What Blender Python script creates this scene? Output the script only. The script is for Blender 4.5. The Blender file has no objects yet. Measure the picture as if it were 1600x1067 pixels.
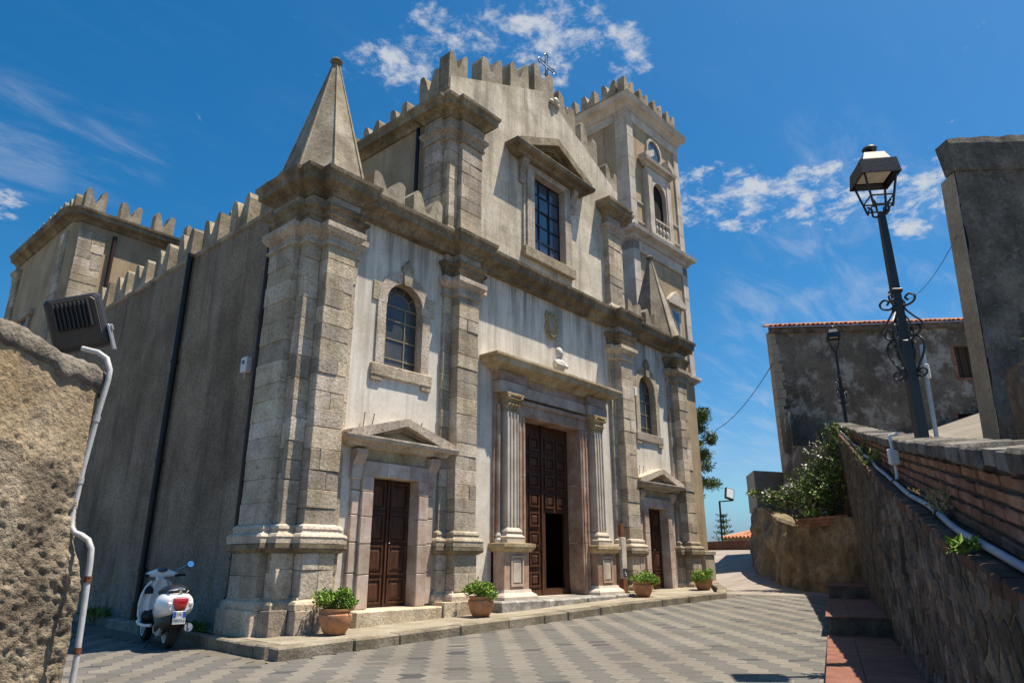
import bpy, math, random
from mathutils import Vector, Matrix, noise
SC = bpy.context.scene
COL = SC.collection
RNG = random.Random(11)
rad = math.radians

# ------------------------------------------------------------------ camera, sky, sun, exposure
cam = bpy.data.cameras.new("camera"); camo = bpy.data.objects.new("camera", cam); COL.objects.link(camo)
cam.sensor_width = 36.0; cam.lens = 24.12; cam.clip_start = 0.05; cam.clip_end = 6000
camo.location = (0, -10, 1.2); camo.rotation_euler = (rad(90 + 17.77), 0, rad(-49.19))
SC.camera = camo
SUNV = Vector((0.25, -0.27, 1.0)).normalized()
sl = bpy.data.lights.new("sun", 'SUN'); sl.energy = 5.0; sl.angle = rad(0.5); sl.color = (1.0, 0.875, 0.70)
so = bpy.data.objects.new("sun", sl); COL.objects.link(so)
so.rotation_euler = SUNV.to_track_quat('Z', 'Y').to_euler(); so.location = (0, -20, 40)
SC.view_settings.view_transform = 'Standard'; SC.view_settings.look = 'None'
SC.view_settings.exposure = 0.84; SC.view_settings.gamma = 1.0; SC.view_settings.use_curve_mapping = False
SKY_STRENGTH = 0.055

def make_world():
    w = bpy.data.worlds.new("World"); SC.world = w; w.use_nodes = True
    nt = w.node_tree; N = nt.nodes; L = nt.links
    bg = N["Background"]
    sky = N.new("ShaderNodeTexSky"); sky.sky_type = 'NISHITA'; sky.sun_disc = False
    sky.sun_elevation = math.asin(SUNV.z); sky.sun_rotation = math.atan2(SUNV.x, SUNV.y)
    sky.altitude = 300; sky.air_density = 1.0; sky.dust_density = 1.3; sky.ozone_density = 2.5
    def mth(op, a, b=None, c=None, clamp=False):
        n = N.new("ShaderNodeMath"); n.operation = op; n.use_clamp = clamp
        for i, x in enumerate((a, b, c)):
            if x is None: continue
            if isinstance(x, (int, float)): n.inputs[i].default_value = x
            else: L.new(x, n.inputs[i])
        return n.outputs[0]
    hs = N.new("ShaderNodeHueSaturation"); hs.inputs["Saturation"].default_value = 1.32; hs.inputs["Value"].default_value = 1.0
    L.new(sky.outputs[0], hs.inputs["Color"])
    tint = N.new("ShaderNodeMix"); tint.data_type = 'RGBA'; tint.blend_type = 'MULTIPLY'; tint.inputs[0].default_value = 1
    tint.inputs[7].default_value = (0.40, 1.05, 1.12, 1); L.new(hs.outputs[0], tint.inputs[6])
    sep = N.new("ShaderNodeSeparateColor"); L.new(tint.outputs[2], sep.inputs[0]); cmb = N.new("ShaderNodeCombineColor")
    L.new(mth('MINIMUM', mth('MULTIPLY', mth('POWER', sep.outputs[0], 1.5), 2.9), mth('MULTIPLY', sep.outputs[1], 0.60)), cmb.inputs[0]); L.new(mth('MINIMUM', mth('MULTIPLY', sep.outputs[1], 1.24), mth('MULTIPLY', sep.outputs[2], 1.0)), cmb.inputs[1]); L.new(mth('MULTIPLY', sep.outputs[2], 1.24), cmb.inputs[2])
    # thin broken cloud on a plane far above
    tc = N.new("ShaderNodeTexCoord"); sp = N.new("ShaderNodeSeparateXYZ"); L.new(tc.outputs["Generated"], sp.inputs[0])
    zc = mth('MAXIMUM', sp.outputs[2], 0.04)
    px = mth('DIVIDE', sp.outputs[0], mth('ADD', zc, 0.12)); py = mth('DIVIDE', sp.outputs[1], mth('ADD', zc, 0.12))
    cb = N.new("ShaderNodeCombineXYZ"); L.new(px, cb.inputs[0]); L.new(py, cb.inputs[1])
    def nz(scale, detail, rough, off, dist=0.0, stretch=None):
        mp = N.new("ShaderNodeMapping"); mp.inputs["Location"].default_value = off
        if stretch: mp.inputs["Scale"].default_value = stretch[:3]; mp.inputs["Rotation"].default_value = (0, 0, stretch[3])
        L.new(cb.outputs[0], mp.inputs[0])
        n = N.new("ShaderNodeTexNoise"); n.inputs["Scale"].default_value = scale; n.inputs["Detail"].default_value = detail
        n.inputs["Roughness"].default_value = rough; n.inputs["Distortion"].default_value = dist
        L.new(mp.outputs[0], n.inputs["Vector"]); return n.outputs[0]
    def rng(x, a, b, lo=0.0, hi=1.0):
        m = N.new("ShaderNodeMapRange"); m.interpolation_type = 'SMOOTHSTEP'
        m.inputs[1].default_value = a; m.inputs[2].default_value = b; m.inputs[3].default_value = lo; m.inputs[4].default_value = hi
        L.new(x, m.inputs[0]); return m.outputs[0]
    def patch(v, r0, r1, squash=None):
        # a cloud bank around direction v (cosine falloff)
        d = N.new("ShaderNodeVectorMath"); d.operation = 'DOT_PRODUCT'
        d.inputs[1].default_value = Vector(v).normalized(); L.new(tc.outputs["Generated"], d.inputs[0])
        return rng(d.outputs["Value"], math.cos(rad(r1)), math.cos(rad(r0)))
    puffs = nz(13.0, 9, 0.68, (3.1, 1.7, 0), 0.15)
    big = nz(1.3, 3, 0.5, (0.4, 5.2, 0))
    wisps = nz(3.0, 7, 0.62, (1.0, 2.0, 0), 0.5, (1.0, 3.2, 1.0, 0.5))
    banks = None
    for v, r0, r1 in CLOUD_BANKS:
        p = patch(v, r0, r1); banks = p if banks is None else mth('MAXIMUM', banks, p)
    rest = rng(big, 0.64, 0.80)
    cover = mth('MAXIMUM', banks, mth('MULTIPLY', rest, 0.55))
    c1 = mth('MULTIPLY', rng(mth('ADD', mth('MULTIPLY', puffs, 1.25), mth('MULTIPLY', cover, 0.30)), 0.82, 1.10), 0.95)
    wb = None
    for v, r0, r1 in WISP_BANKS:
        p = patch(v, r0, r1); wb = p if wb is None else mth('MAXIMUM', wb, p)
    c2 = mth('MULTIPLY', rng(wisps, 0.42, 0.78), mth('MAXIMUM', wb, 0.05))
    cl = mth('MULTIPLY', mth('MAXIMUM', c1, mth('MULTIPLY', c2, 0.34)), 0.92, clamp=True)
    mx = N.new("ShaderNodeMix"); mx.data_type = 'RGBA'
    L.new(cl, mx.inputs[0]); L.new(cmb.outputs[0], mx.inputs[6]); mx.inputs[7].default_value = (6.6, 6.9, 7.3, 1)
    L.new(mx.outputs[2], bg.inputs[0]); bg.inputs[1].default_value = SKY_STRENGTH
    w.cycles.sampling_method = 'MANUAL'; w.cycles.sample_map_resolution = 512

def cam_dir(u, v):
    """direction (world) in which the photograph shows sky point u,v; used only to say where the cloud banks lie"""
    r = Vector(((u - 800) / 1072, -(v - 533.5) / 1072, -1.0))
    return (camo.rotation_euler.to_matrix() @ r).normalized()
CLOUD_BANKS = [(cam_dir(x, y), .4, r) for x, y, r in ((690, 45, 4.0), (760, 40, 4.2), (830, 60, 4.6), (900, 55, 4.4), (970, 70, 3.8), (860, 110, 3.6), (620, 110, 3.2), (570, 112, 2.6), (655, 70, 3.0), 
               (1080, 310, 3.4), (1130, 312, 3.9), (1190, 308, 3.8), (1250, 305, 3.6), (1310, 305, 3.6), (1370, 298, 4.2), (1430, 292, 4.4), (1500, 285, 4.2), (1420, 345, 2.6), (5, 318, 1.6))]
WISP_BANKS = [(cam_dir(30, 215), 1, 5), (cam_dir(180, 245), 1, 4), (cam_dir(1420, 420), 2, 9), (cam_dir(1150, 640), 1, 7), (cam_dir(1250, 480), 2, 8), (cam_dir(1280, 320), 2, 8)]
make_world()

# ------------------------------------------------------------------ mesh helpers
BASE = {}
def _cbox_topo():
    cs = [(x, y, z) for x in (0, 1) for y in (0, 1) for z in (0, 1)]
    idx = {}; vs = []
    for c in cs:
        for a in range(3):
            idx[c, a] = len(vs); vs.append((c, a))
    fs = []
    for a in range(3):
        o = [i for i in range(3) if i != a]
        for sgn in (0, 1):
            q = []
            for p, r in ((0, 0), (1, 0), (1, 1), (0, 1)):
                c = [0, 0, 0]; c[a] = sgn; c[o[0]] = p; c[o[1]] = r; q.append(idx[tuple(c), a])
            fs.append(q)
    for e in range(3):
        a, b = [i for i in range(3) if i != e]
        for p in (0, 1):
            for r in (0, 1):
                c1 = [0, 0, 0]; c1[a] = p; c1[b] = r; c2 = list(c1); c2[e] = 1
                c1 = tuple(c1); c2 = tuple(c2)
                fs.append([idx[c1, a], idx[c2, a], idx[c2, b], idx[c1, b]])
    for c in cs: fs.append([idx[c, 0], idx[c, 1], idx[c, 2]])
    pos = []
    for c, a in vs: pos.append(Vector([(c[i] - .5) * (1 if i == a else .8) for i in range(3)]))
    out = []
    for f in fs:
        n = (pos[f[1]] - pos[f[0]]).cross(pos[f[2]] - pos[f[0]]); m = sum((pos[i] for i in f), Vector()) / len(f)
        out.append(f if n.dot(m) > 0 else f[::-1])
    return vs, out
CBV, CBF = _cbox_topo()

class MB:
    def __init__(s): s.v = []; s.f = []; s.m = []; s.mi = 0
    def add(s, vs, fs):
        o = len(s.v); s.v.extend(tuple(p) for p in vs)
        for f in fs: s.f.append([i + o for i in f]); s.m.append(s.mi)
        return s
    def box(s, x0, x1, y0, y1, z0, z1):
        vs = [(x, y, z) for x in (x0, x1) for y in (y0, y1) for z in (z0, z1)]
        return s.add(vs, [(0, 1, 3, 2), (4, 6, 7, 5), (0, 4, 5, 1), (2, 3, 7, 6), (0, 2, 6, 4), (1, 5, 7, 3)])
    def cbox(s, x0, x1, y0, y1, z0, z1, b=.012, jit=0.0):
        lo = (x0, y0, z0); hi = (x1, y1, z1); vs = []
        jj = {}
        for c, a in CBV:
            if c not in jj: jj[c] = [RNG.uniform(-jit, jit) for _ in range(3)]
            p = []
            for i in range(3):
                w = lo[i] if c[i] == 0 else hi[i]
                if i != a: w += b if c[i] == 0 else -b
                p.append(w + jj[c][i])
            vs.append(p)
        return s.add(vs, CBF)
    def prism(s, poly, a0, a1, axis='y'):
        """polygon extruded along axis; poly is (x,z) for y, (y,z) for x, (x,y) for z"""
        def P(p, a): return (p[0], a, p[1]) if axis == 'y' else ((a, p[0], p[1]) if axis == 'x' else (p[0], p[1], a))
        n = len(poly); vs = [P(p, a0) for p in poly] + [P(p, a1) for p in poly]
        area = sum(poly[i][0] * poly[(i + 1) % n][1] - poly[(i + 1) % n][0] * poly[i][1] for i in range(n))
        flip = (area > 0) != (axis == 'y')
        f0 = list(range(n)); f1 = [i + n for i in f0]
        fs = [f0[::-1] if flip else f0, f1 if flip else f1[::-1]]
        for i in range(n):
            j = (i + 1) % n
            fs.append([i, j, j + n, i + n] if flip else [i, i + n, j + n, j])
        return s.add(vs, fs)
    def ring(s, outer, inner, a0, a1, axis='y'):
        """plate with a hole: outer and inner are open paths of equal count, joined point to point"""
        def P(p, a): return (p[0], a, p[1]) if axis == 'y' else (a, p[0], p[1])
        n = len(outer); vs = [P(p, a0) for p in outer] + [P(p, a0) for p in inner] + [P(p, a1) for p in outer] + [P(p, a1) for p in inner]
        fs = []
        for i in range(n - 1):
            j = i + 1
            fs += [(i, j, n + j, n + i), (2*n + i, 3*n + i, 3*n + j, 2*n + j), (i, 2*n + i, 2*n + j, j), (n + i, n + j, 3*n + j, 3*n + i)]
        fs += [(0, n, 3*n, 2*n), (n - 1, 3*n - 1, 4*n - 1, 2*n - 1)]
        return s.add(vs, fs)
    def sweep(s, path, prof):
        """profile (outward, z) swept along a plan path; outward is to the right of travel"""
        n = len(path); k = len(prof); nrm = []
        for i in range(n - 1):
            d = Vector(path[i + 1]) - Vector(path[i]); d.normalize(); nrm.append(Vector((d.y, -d.x)))
        vs = []
        for i in range(n):
            if i == 0: m = nrm[0]
            elif i == n - 1: m = nrm[-1]
            else: m = (nrm[i - 1] + nrm[i]) / (1 + nrm[i - 1].dot(nrm[i]))
            for d, z in prof: vs.append((path[i][0] + m.x * d, path[i][1] + m.y * d, z))
        fs = []
        for i in range(n - 1):
            for j in range(k):
                q = (j + 1) % k
                fs.append((i*k + j, (i + 1)*k + j, (i + 1)*k + q, i*k + q))
        fs.append(list(range(k))[::-1]); fs.append([(n - 1)*k + j for j in range(k)])
        return s.add(vs, fs)
    def tube(s, pts, r, n=8, caps=True):
        pts = [Vector(p) for p in pts]; rs = r if isinstance(r, (list, tuple)) else [r] * len(pts); vs = []; fs = []
        up = Vector((0, 0, 1)); prev = None
        for i, p in enumerate(pts):
            t = (pts[min(i + 1, len(pts) - 1)] - pts[max(i - 1, 0)]).normalized()
            if prev is None:
                a = up if abs(t.z) < .9 else Vector((1, 0, 0)); x = t.cross(a).normalized()
            else: x = (prev - t * prev.dot(t)).normalized()
            prev = x; y = t.cross(x)
            for k in range(n):
                an = 2 * math.pi * k / n; vs.append(p + (x * math.cos(an) + y * math.sin(an)) * rs[i])
        for i in range(len(pts) - 1):
            for k in range(n):
                q = (k + 1) % n; fs.append((i*n + k, i*n + q, (i + 1)*n + q, (i + 1)*n + k))
        if caps: fs.append(list(range(n))[::-1]); fs.append([(len(pts) - 1)*n + k for k in range(n)])
        return s.add(vs, fs)
    def lathe(s, prof, c=(0, 0, 0), n=16, squash=1.0):
        vs = []; fs = []; k = len(prof)
        for i in range(n):
            a = 2 * math.pi * i / n
            for r, z in prof: vs.append((c[0] + r * math.cos(a), c[1] + r * math.sin(a) * squash, c[2] + z))
        for i in range(n):
            q = (i + 1) % n
            for j in range(k - 1): fs.append((i*k + j, q*k + j, q*k + j + 1, i*k + j + 1))
        fs.append([i*k for i in range(n)][::-1]); fs.append([i*k + k - 1 for i in range(n)])
        return s.add(vs, fs)
    def ball(s, c, r, n=10, m=7, sc=(1, 1, 1)):
        prof = [(max(1e-3, math.sin(math.pi * j / m)) * r, -math.cos(math.pi * j / m) * r) for j in range(m + 1)]
        o = len(s.v); s.lathe(prof, (0, 0, 0), n)
        s.v[o:] = [(c[0] + x * sc[0], c[1] + y * sc[1], c[2] + z * sc[2]) for x, y, z in s.v[o:]]
        return s
    def loft(s, rings, caps=True):
        k = len(rings[0]); vs = [p for r in rings for p in r]; fs = []
        for i in range(len(rings) - 1):
            for j in range(k):
                q = (j + 1) % k; fs.append((i*k + j, i*k + q, (i + 1)*k + q, (i + 1)*k + j))
        if caps: fs.append(list(range(k))[::-1]); fs.append([(len(rings) - 1)*k + j for j in range(k)])
        return s.add(vs, fs)
    def xf(s, M):
        s.v = [tuple(M @ Vector(p)) for p in s.v]; return s
    def mesh(s, name, mats):
        me = bpy.data.meshes.new(name); me.from_pydata(s.v, [], s.f)
        for m in (mats if isinstance(mats, (list, tuple)) else [mats]): me.materials.append(m)
        if any(s.m): me.polygons.foreach_set("material_index", s.m)
        me.update(); return me
    def build(s, name, mats, par=None, smooth=False, fix=False):
        b = BASE[par] if par is not None else None
        if b is None:
            xs = [p[0] for p in s.v]; ys = [p[1] for p in s.v]
            b = Vector(((min(xs) + max(xs)) / 2, (min(ys) + max(ys)) / 2, min(p[2] for p in s.v)))
            loc = b
        else: loc = Vector((0, 0, 0))
        s.v = [(p[0] - b[0], p[1] - b[1], p[2] - b[2]) for p in s.v]
        me = s.mesh(name, mats)
        if fix:
            import bmesh
            bm = bmesh.new(); bm.from_mesh(me); bmesh.ops.recalc_face_normals(bm, faces=bm.faces); bm.to_mesh(me); bm.free()
        if smooth:
            me.polygons.foreach_set("use_smooth", [True] * len(me.polygons))
            if smooth != 'all': me.set_sharp_from_angle(angle=rad(38))
        o = bpy.data.objects.new(name, me); COL.objects.link(o); o.location = loc
        if par is not None: o.parent = par
        BASE[o] = b
        return o

def tag(o, label, cat=None, group=None, kind=None):
    if label: o["label"] = label
    if cat: o["category"] = cat
    if group: o["group"] = group
    if kind: o["kind"] = kind
    return o
def thing(name, label, cat, base=(0, 0, 0), rotz=0.0, group=None, local=False):
    """an Empty at the thing's base; parts are written in world coordinates unless local"""
    o = bpy.data.objects.new(name, None); COL.objects.link(o); o.location = base; o.rotation_euler = (0, 0, rotz)
    o.empty_display_size = .2
    BASE[o] = Vector((0, 0, 0)) if local else Vector(base)
    return tag(o, label, cat, group)
def share(name, me, par, loc, rot=None):
    """another object on the same mesh, loc in the parent's frame"""
    o = bpy.data.objects.new(name, me); COL.objects.link(o); o.location = loc
    if rot: o.rotation_euler = rot
    if par is not None: o.parent = par; BASE[o] = BASE[par]
    return o
def copy_tree(o, parent=None):
    c = o.copy(); COL.objects.link(c); c.parent = parent; BASE[c] = BASE[o]
    for ch in [x for x in KIDS.get(o, [])]: copy_tree(ch, c)
    return c
KIDS = {}
def kids_of(o):
    KIDS[o] = list(o.children)
    for c in KIDS[o]: kids_of(c)

# ------------------------------------------------------------------ materials
def material(name, cols, scale=1.2, rough=.85, bump=.25, fine=22.0, finec=.35, streak=0.0, scol=(.05, .045, .04), rnd=0.0,
             spots=0.0, pcol=(.03, .028, .025), pscale=3.0, pt=(.54, .68), bdist=.02, spec=.3, metal=0.0, stretch=(1, 1, 1), course=None, lumps=0.0, coat=0.0, pits=0.0, pitcol=(.05, .043, .035), pitscale=13.0, drip=None, damp=None):
    m = bpy.data.materials.new(name); m.use_nodes = True
    nt = m.node_tree; N = nt.nodes; L = nt.links; bs = N["Principled BSDF"]
    bs.inputs["Roughness"].default_value = rough; bs.inputs["Specular IOR Level"].default_value = spec
    bs.inputs["Metallic"].default_value = metal; bs.inputs["Coat Weight"].default_value = coat
    geo = N.new("ShaderNodeNewGeometry"); P = geo.outputs["Position"]
    def noise_n(sc, det, ro, st=None, off=0.0):
        mp = N.new("ShaderNodeMapping"); mp.inputs["Scale"].default_value = st or (1, 1, 1); mp.inputs["Location"].default_value = (off, off * 1.7, off * .3)
        L.new(P, mp.inputs[0]); n = N.new("ShaderNodeTexNoise"); n.inputs["Scale"].default_value = sc
        n.inputs["Detail"].default_value = det; n.inputs["Roughness"].default_value = ro; L.new(mp.outputs[0], n.inputs["Vector"]); return n.outputs[0]
    def rng(x, a, b, lo=0.0, hi=1.0):
        q = N.new("ShaderNodeMapRange"); q.inputs[1].default_value = a; q.inputs[2].default_value = b
        q.inputs[3].default_value = lo; q.inputs[4].default_value = hi; L.new(x, q.inputs[0]); return q.outputs[0]
    def mix(f, a, b, bt='MIX'):
        q = N.new("ShaderNodeMix"); q.data_type = 'RGBA'; q.blend_type = bt
        for i, x in ((0, f), (6, a), (7, b)):
            if hasattr(x, 'is_output') or hasattr(x, 'links'): L.new(x, q.inputs[i])
            elif i == 0: q.inputs[0].default_value = x
            else: q.inputs[i].default_value = (x[0], x[1], x[2], 1)
        return q.outputs[2]
    rp = N.new("ShaderNodeValToRGB"); els = rp.color_ramp.elements
    while len(els) < len(cols): els.new(.5)
    for i, c in enumerate(cols):
        els[i].position = .3 + .4 * i / max(1, len(cols) - 1); els[i].color = (c[0], c[1], c[2], 1)
    L.new(noise_n(scale, 7, .62, stretch), rp.inputs[0]); col = rp.outputs[0]
    fn = noise_n(fine, 4, .7, stretch, 3.3)
    f1 = rng(fn, .25, .75, 1 - finec, 1 + finec)
    v = N.new("ShaderNodeCombineColor")
    for i in range(3): L.new(f1, v.inputs[i])
    col = mix(1.0, col, v.outputs[0], 'MULTIPLY')
    if streak: col = mix(rng(noise_n(1.0, 6, .65, (2.6, 2.6, .22), 7.1), .50, .72, 0, streak), col, scol)
    if spots: col = mix(rng(noise_n(pscale, 8, .72, stretch, 12.0), pt[0], pt[1], 0, spots), col, pcol)
    if pits: col = mix(rng(noise_n(pitscale, 5, .75, stretch, 21.0), .56, .66, 0, pits), col, pitcol)
    if drip or damp:
        spz = N.new("ShaderNodeSeparateXYZ"); L.new(P, spz.inputs[0])
    def prod(a, c_):
        q = N.new("ShaderNodeMath"); q.operation = 'MULTIPLY'; L.new(a, q.inputs[0]); L.new(c_, q.inputs[1]); return q.outputs[0]
    if drip:     # run-off dirt: (top, length, amount, colour)
        zt, ln, am, dc = drip
        col = mix(prod(rng(spz.outputs[2], zt - ln, zt, 0, 1), rng(noise_n(1.0, 7, .7, (3.4, 3.4, .30), 31.0), .44, .62, 0, am)), col, dc)
    if damp:     # salt and damp blotches rising from the ground
        zt, ln, am, dc = damp
        col = mix(prod(rng(spz.outputs[2], zt + ln, zt, 0, 1), rng(noise_n(2.2, 8, .72, None, 41.0), .42, .58, 0, am)), col, dc)
    if rnd:
        oi = N.new("ShaderNodeObjectInfo"); r1 = rng(oi.outputs["Random"], 0, 1, 1 - rnd, 1 + rnd)
        w = N.new("ShaderNodeTexWhiteNoise"); w.noise_dimensions = '1D'; L.new(oi.outputs["Random"], w.inputs["W"])
        r2 = rng(w.outputs["Value"], 0, 1, 1 - rnd * .22, 1 + rnd * .28); c = N.new("ShaderNodeCombineColor")
        L.new(r1, c.inputs[0])
        a = N.new("ShaderNodeMath"); a.operation = 'MULTIPLY'; L.new(r1, a.inputs[0]); L.new(r2, a.inputs[1])
        L.new(r1, c.inputs[1]); L.new(a.outputs[0], c.inputs[2]); col = mix(1.0, col, c.outputs[0], 'MULTIPLY')
    h = fn
    if lumps:
        vo = N.new("ShaderNodeTexVoronoi"); vo.inputs["Scale"].default_value = lumps; L.new(P, vo.inputs["Vector"])
        a = N.new("ShaderNodeMath"); a.operation = 'SUBTRACT'; L.new(fn, a.inputs[0]); L.new(vo.outputs["Distance"], a.inputs[1]); h = a.outputs[0]
    if course:   # faint coursed joints in plaster or ashlar: (axis, block length, height)
        ax, bl, bh, dk = course
        sp = N.new("ShaderNodeSeparateXYZ"); L.new(P, sp.inputs[0]); cx = N.new("ShaderNodeCombineXYZ")
        L.new(sp.outputs[0 if ax == 'x' else 1], cx.inputs[0]); L.new(sp.outputs[2], cx.inputs[1])
        bt = N.new("ShaderNodeTexBrick"); bt.inputs["Scale"].default_value = 1.0; bt.inputs["Brick Width"].default_value = bl
        bt.inputs["Row Height"].default_value = bh; bt.inputs["Mortar Size"].default_value = .008; bt.inputs["Mortar Smooth"].default_value = .3
        bt.inputs["Color1"].default_value = (1, 1, 1, 1); bt.inputs["Color2"].default_value = (.88, .88, .88, 1); bt.inputs["Mortar"].default_value = (dk, dk, dk, 1)
        L.new(cx.outputs[0], bt.inputs["Vector"]); col = mix(1.0, col, bt.outputs["Color"], 'MULTIPLY')
        a = N.new("ShaderNodeMath"); a.operation = 'SUBTRACT'; L.new(h, a.inputs[0]); L.new(bt.outputs["Fac"], a.inputs[1]); h = a.outputs[0]
    L.new(col, bs.inputs["Base Color"])
    if bump:
        b = N.new("ShaderNodeBump"); b.inputs["Strength"].default_value = bump; b.inputs["Distance"].default_value = bdist
        L.new(h, b.inputs["Height"]); L.new(b.outputs[0], bs.inputs["Normal"])
    return m

MT = {}
def defmats():
    D = MT
    D['plaster'] = material("white_plaster", [(.50, .455, .39), (.66, .62, .555), (.72, .69, .64)], .8, .9, .18, 16, .10, streak=.75, scol=(.25, .222, .185), bdist=.012, spots=.6, pcol=(.46, .395, .31), pscale=.9, pits=.25, pitcol=(.34, .29, .23), drip=(7.8, 2.4, .95, (.17, .15, .128)), damp=(.3, 3.6, .75, (.40, .325, .235)))
    D['upper'] = material("upper_plaster", [(.32, .27, .20), (.56, .495, .40), (.72, .665, .58)], .75, .9, .35, 14, .2, streak=.75, scol=(.12, .102, .08), spots=.45, pcol=(.14, .12, .095), pscale=1.6, course=('x', .62, .34, .78), pits=.35, pitcol=(.17, .145, .11), drip=(14.2, 4.0, .6, (.14, .118, .092)))
    D['stone'] = material("limestone", [(.30, .24, .172), (.44, .37, .285), (.55, .485, .40)], 1.6, .9, .8, 24, .4, streak=.55, scol=(.12, .105, .085), rnd=.3, spots=.42, pcol=(.15, .123, .092), pscale=2.6, pits=.6, pitcol=(.10, .083, .062))
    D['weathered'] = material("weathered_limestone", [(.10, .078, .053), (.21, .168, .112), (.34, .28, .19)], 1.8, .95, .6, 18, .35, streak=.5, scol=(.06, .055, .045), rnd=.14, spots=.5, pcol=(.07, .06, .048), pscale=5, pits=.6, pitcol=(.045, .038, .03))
    D['parapet'] = material("old_parapet_plaster", [(.16, .13, .09), (.28, .24, .18), (.44, .395, .325)], 1.6, .95, .5, 16, .3, streak=.6, scol=(.10, .088, .07), rnd=.12, spots=.4, pcol=(.11, .095, .075), pscale=4, pits=.5, pitcol=(.07, .06, .047))
    D['rough'] = material("roughcast", [(.11, .08, .056), (.22, .165, .117), (.36, .285, .21)], .55, .95, .9, 26, .55, streak=.85, scol=(.062, .052, .043), spots=.45, pcol=(.32, .29, .25), pscale=11, lumps=14, bdist=.035, pits=.7, pitcol=(.05, .04, .032), pitscale=22, drip=(7.75, 2.6, .6, (.30, .265, .22)), damp=(.0, 2.0, .7, (.33, .32, .31)))
    D['ochre'] = material("ochre_plaster", [(.26, .195, .125), (.36, .28, .185), (.43, .345, .24)], .9, .9, .25, 18, .15, streak=.55, scol=(.15, .12, .09))
    D['towerstone'] = material("pale_tower_stone", [(.34, .285, .235), (.47, .42, .37), (.58, .535, .48)], 1.5, .9, .35, 18, .2, streak=.45, scol=(.20, .165, .13), spots=.3, pcol=(.26, .20, .15), pscale=4, rnd=.08)
    D['redmarble'] = material("red_marble", [(.22, .125, .085), (.35, .225, .16), (.50, .38, .295)], 2.4, .5, .15, 26, .25, spots=.4, pcol=(.55, .44, .37), pscale=5, rnd=.1, spec=.4)
    D['pinkmarble'] = material("pink_grey_marble", [(.32, .22, .175), (.45, .36, .30), (.56, .50, .44)], 2.2, .6, .2, 24, .2, streak=.35, scol=(.22, .15, .10), spots=.3, pcol=(.36, .2, .15), pscale=4, rnd=.14)
    D['whitemarble'] = material("white_marble", [(.36, .305, .25), (.49, .435, .37), (.58, .53, .465)], 3, .55, .15, 24, .12, streak=.3, scol=(.38, .33, .27), rnd=.06)
    D['yellowstone'] = material("stained_yellow_stone", [(.26, .18, .08), (.42, .33, .20), (.50, .44, .33)], 2.5, .9, .5, 22, .3, spots=.4, pcol=(.12, .09, .06), pscale=5, rnd=.12)
    D['greystone'] = material("dark_marble_step", [(.10, .095, .09), (.25, .24, .225), (.48, .46, .43)], 4, .6, .4, 20, .3, spots=.4, pcol=(.52, .5, .47), pscale=4)
    D['wood'] = material("dark_brown_wood", [(.034, .014, .008), (.068, .028, .015), (.105, .046, .025)], 3, .5, .2, 40, .3, stretch=(6, 6, .6), rnd=.1, spec=.35)
    D['glass'] = material("window_glass", [(.03, .05, .085), (.055, .085, .13)], .6, .09, .05, 3, .1, spec=.9, rnd=.35)  # blue base colour stands in for sky reflected in the panes
    D['sideglass'] = material("dusty_window_glass", [(.035, .037, .04), (.07, .073, .075)], 1.2, .28, .05, 8, .2, spec=.6, rnd=.45)
    D['iron'] = material("black_iron", [(.010, .010, .012), (.018, .018, .021)], 5, .42, .1, 30, .2, spec=.5)
    D['lead'] = material("lead_came", [(.20, .17, .10), (.30, .26, .17)], 6, .6, .1, 30, .2)
    D['pipe_brown'] = material("brown_painted_pipe", [(.028, .012, .010), (.045, .020, .017)], 3, .45, .05, 20, .2)
    D['pipe_black'] = material("black_painted_pipe", [(.010, .010, .011), (.02, .019, .019)], 3, .45, .05, 20, .2)
    D['terracotta'] = material("terracotta", [(.30, .135, .065), (.42, .20, .10), (.50, .28, .16)], 6, .85, .25, 40, .2, spots=.3, pcol=(.5, .38, .28), pscale=6, rnd=.08)
    D['soil'] = material("soil", [(.03, .022, .015), (.05, .038, .026)], 20, .95, .5, 60, .4)
    D['leaf'] = material("pot_leaf", [(.10, .19, .024), (.17, .29, .035), (.27, .38, .06)], 14, .55, 0, 60, .3, spec=.35)
    D['ivy'] = material("climber_leaf", [(.05, .10, .016), (.10, .17, .028), (.19, .23, .055)], 3, .55, 0, 40, .35, spec=.35)
    D['pine'] = material("pine_needles", [(.035, .07, .018), (.07, .115, .026), (.12, .155, .04)], 2, .6, 0, 20, .3)
    D['flower'] = material("white_blossom", [(.62, .60, .55), (.72, .70, .66)], 8, .7, 0, 20, .1)
    D['dry'] = material("dry_stalk", [(.30, .24, .11), (.42, .35, .18)], 8, .8, 0, 20, .2)
    D['bark'] = material("bark", [(.06, .045, .03), (.11, .085, .06)], 6, .9, .6, 25, .4)
    D['brick'] = material("red_brick", [(.15, .066, .038), (.235, .108, .064), (.31, .175, .115)], 3, .9, .5, 30, .3, rnd=.26, spots=.35, pcol=(.10, .065, .045), pscale=6)
    D['ledge'] = material("mossy_shaded_clay_tile", [(.05, .034, .025), (.10, .058, .04), (.17, .09, .06)], 4, .95, .6, 26, .4, rnd=.3, spots=.6, pcol=(.05, .045, .035), pscale=6)  # moss over tile red darkened to stand in for the parapet's shade
    D['mortar'] = material("dark_mortar", [(.075, .062, .05), (.13, .11, .09)], 5, .95, .6, 30, .4)
    D['coping'] = material("lava_coping", [(.055, .05, .046), (.12, .11, .10), (.25, .235, .21)], 2.2, .95, .8, 26, .4, rnd=.2, bdist=.03)
    D['rubble'] = material("schist_rubble", [(.05, .042, .036), (.105, .088, .074), (.19, .16, .132)], 2.6, .95, .9, 22, .55, rnd=.45, spots=.4, pcol=(.26, .225, .185), pscale=5, bdist=.03)
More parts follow.
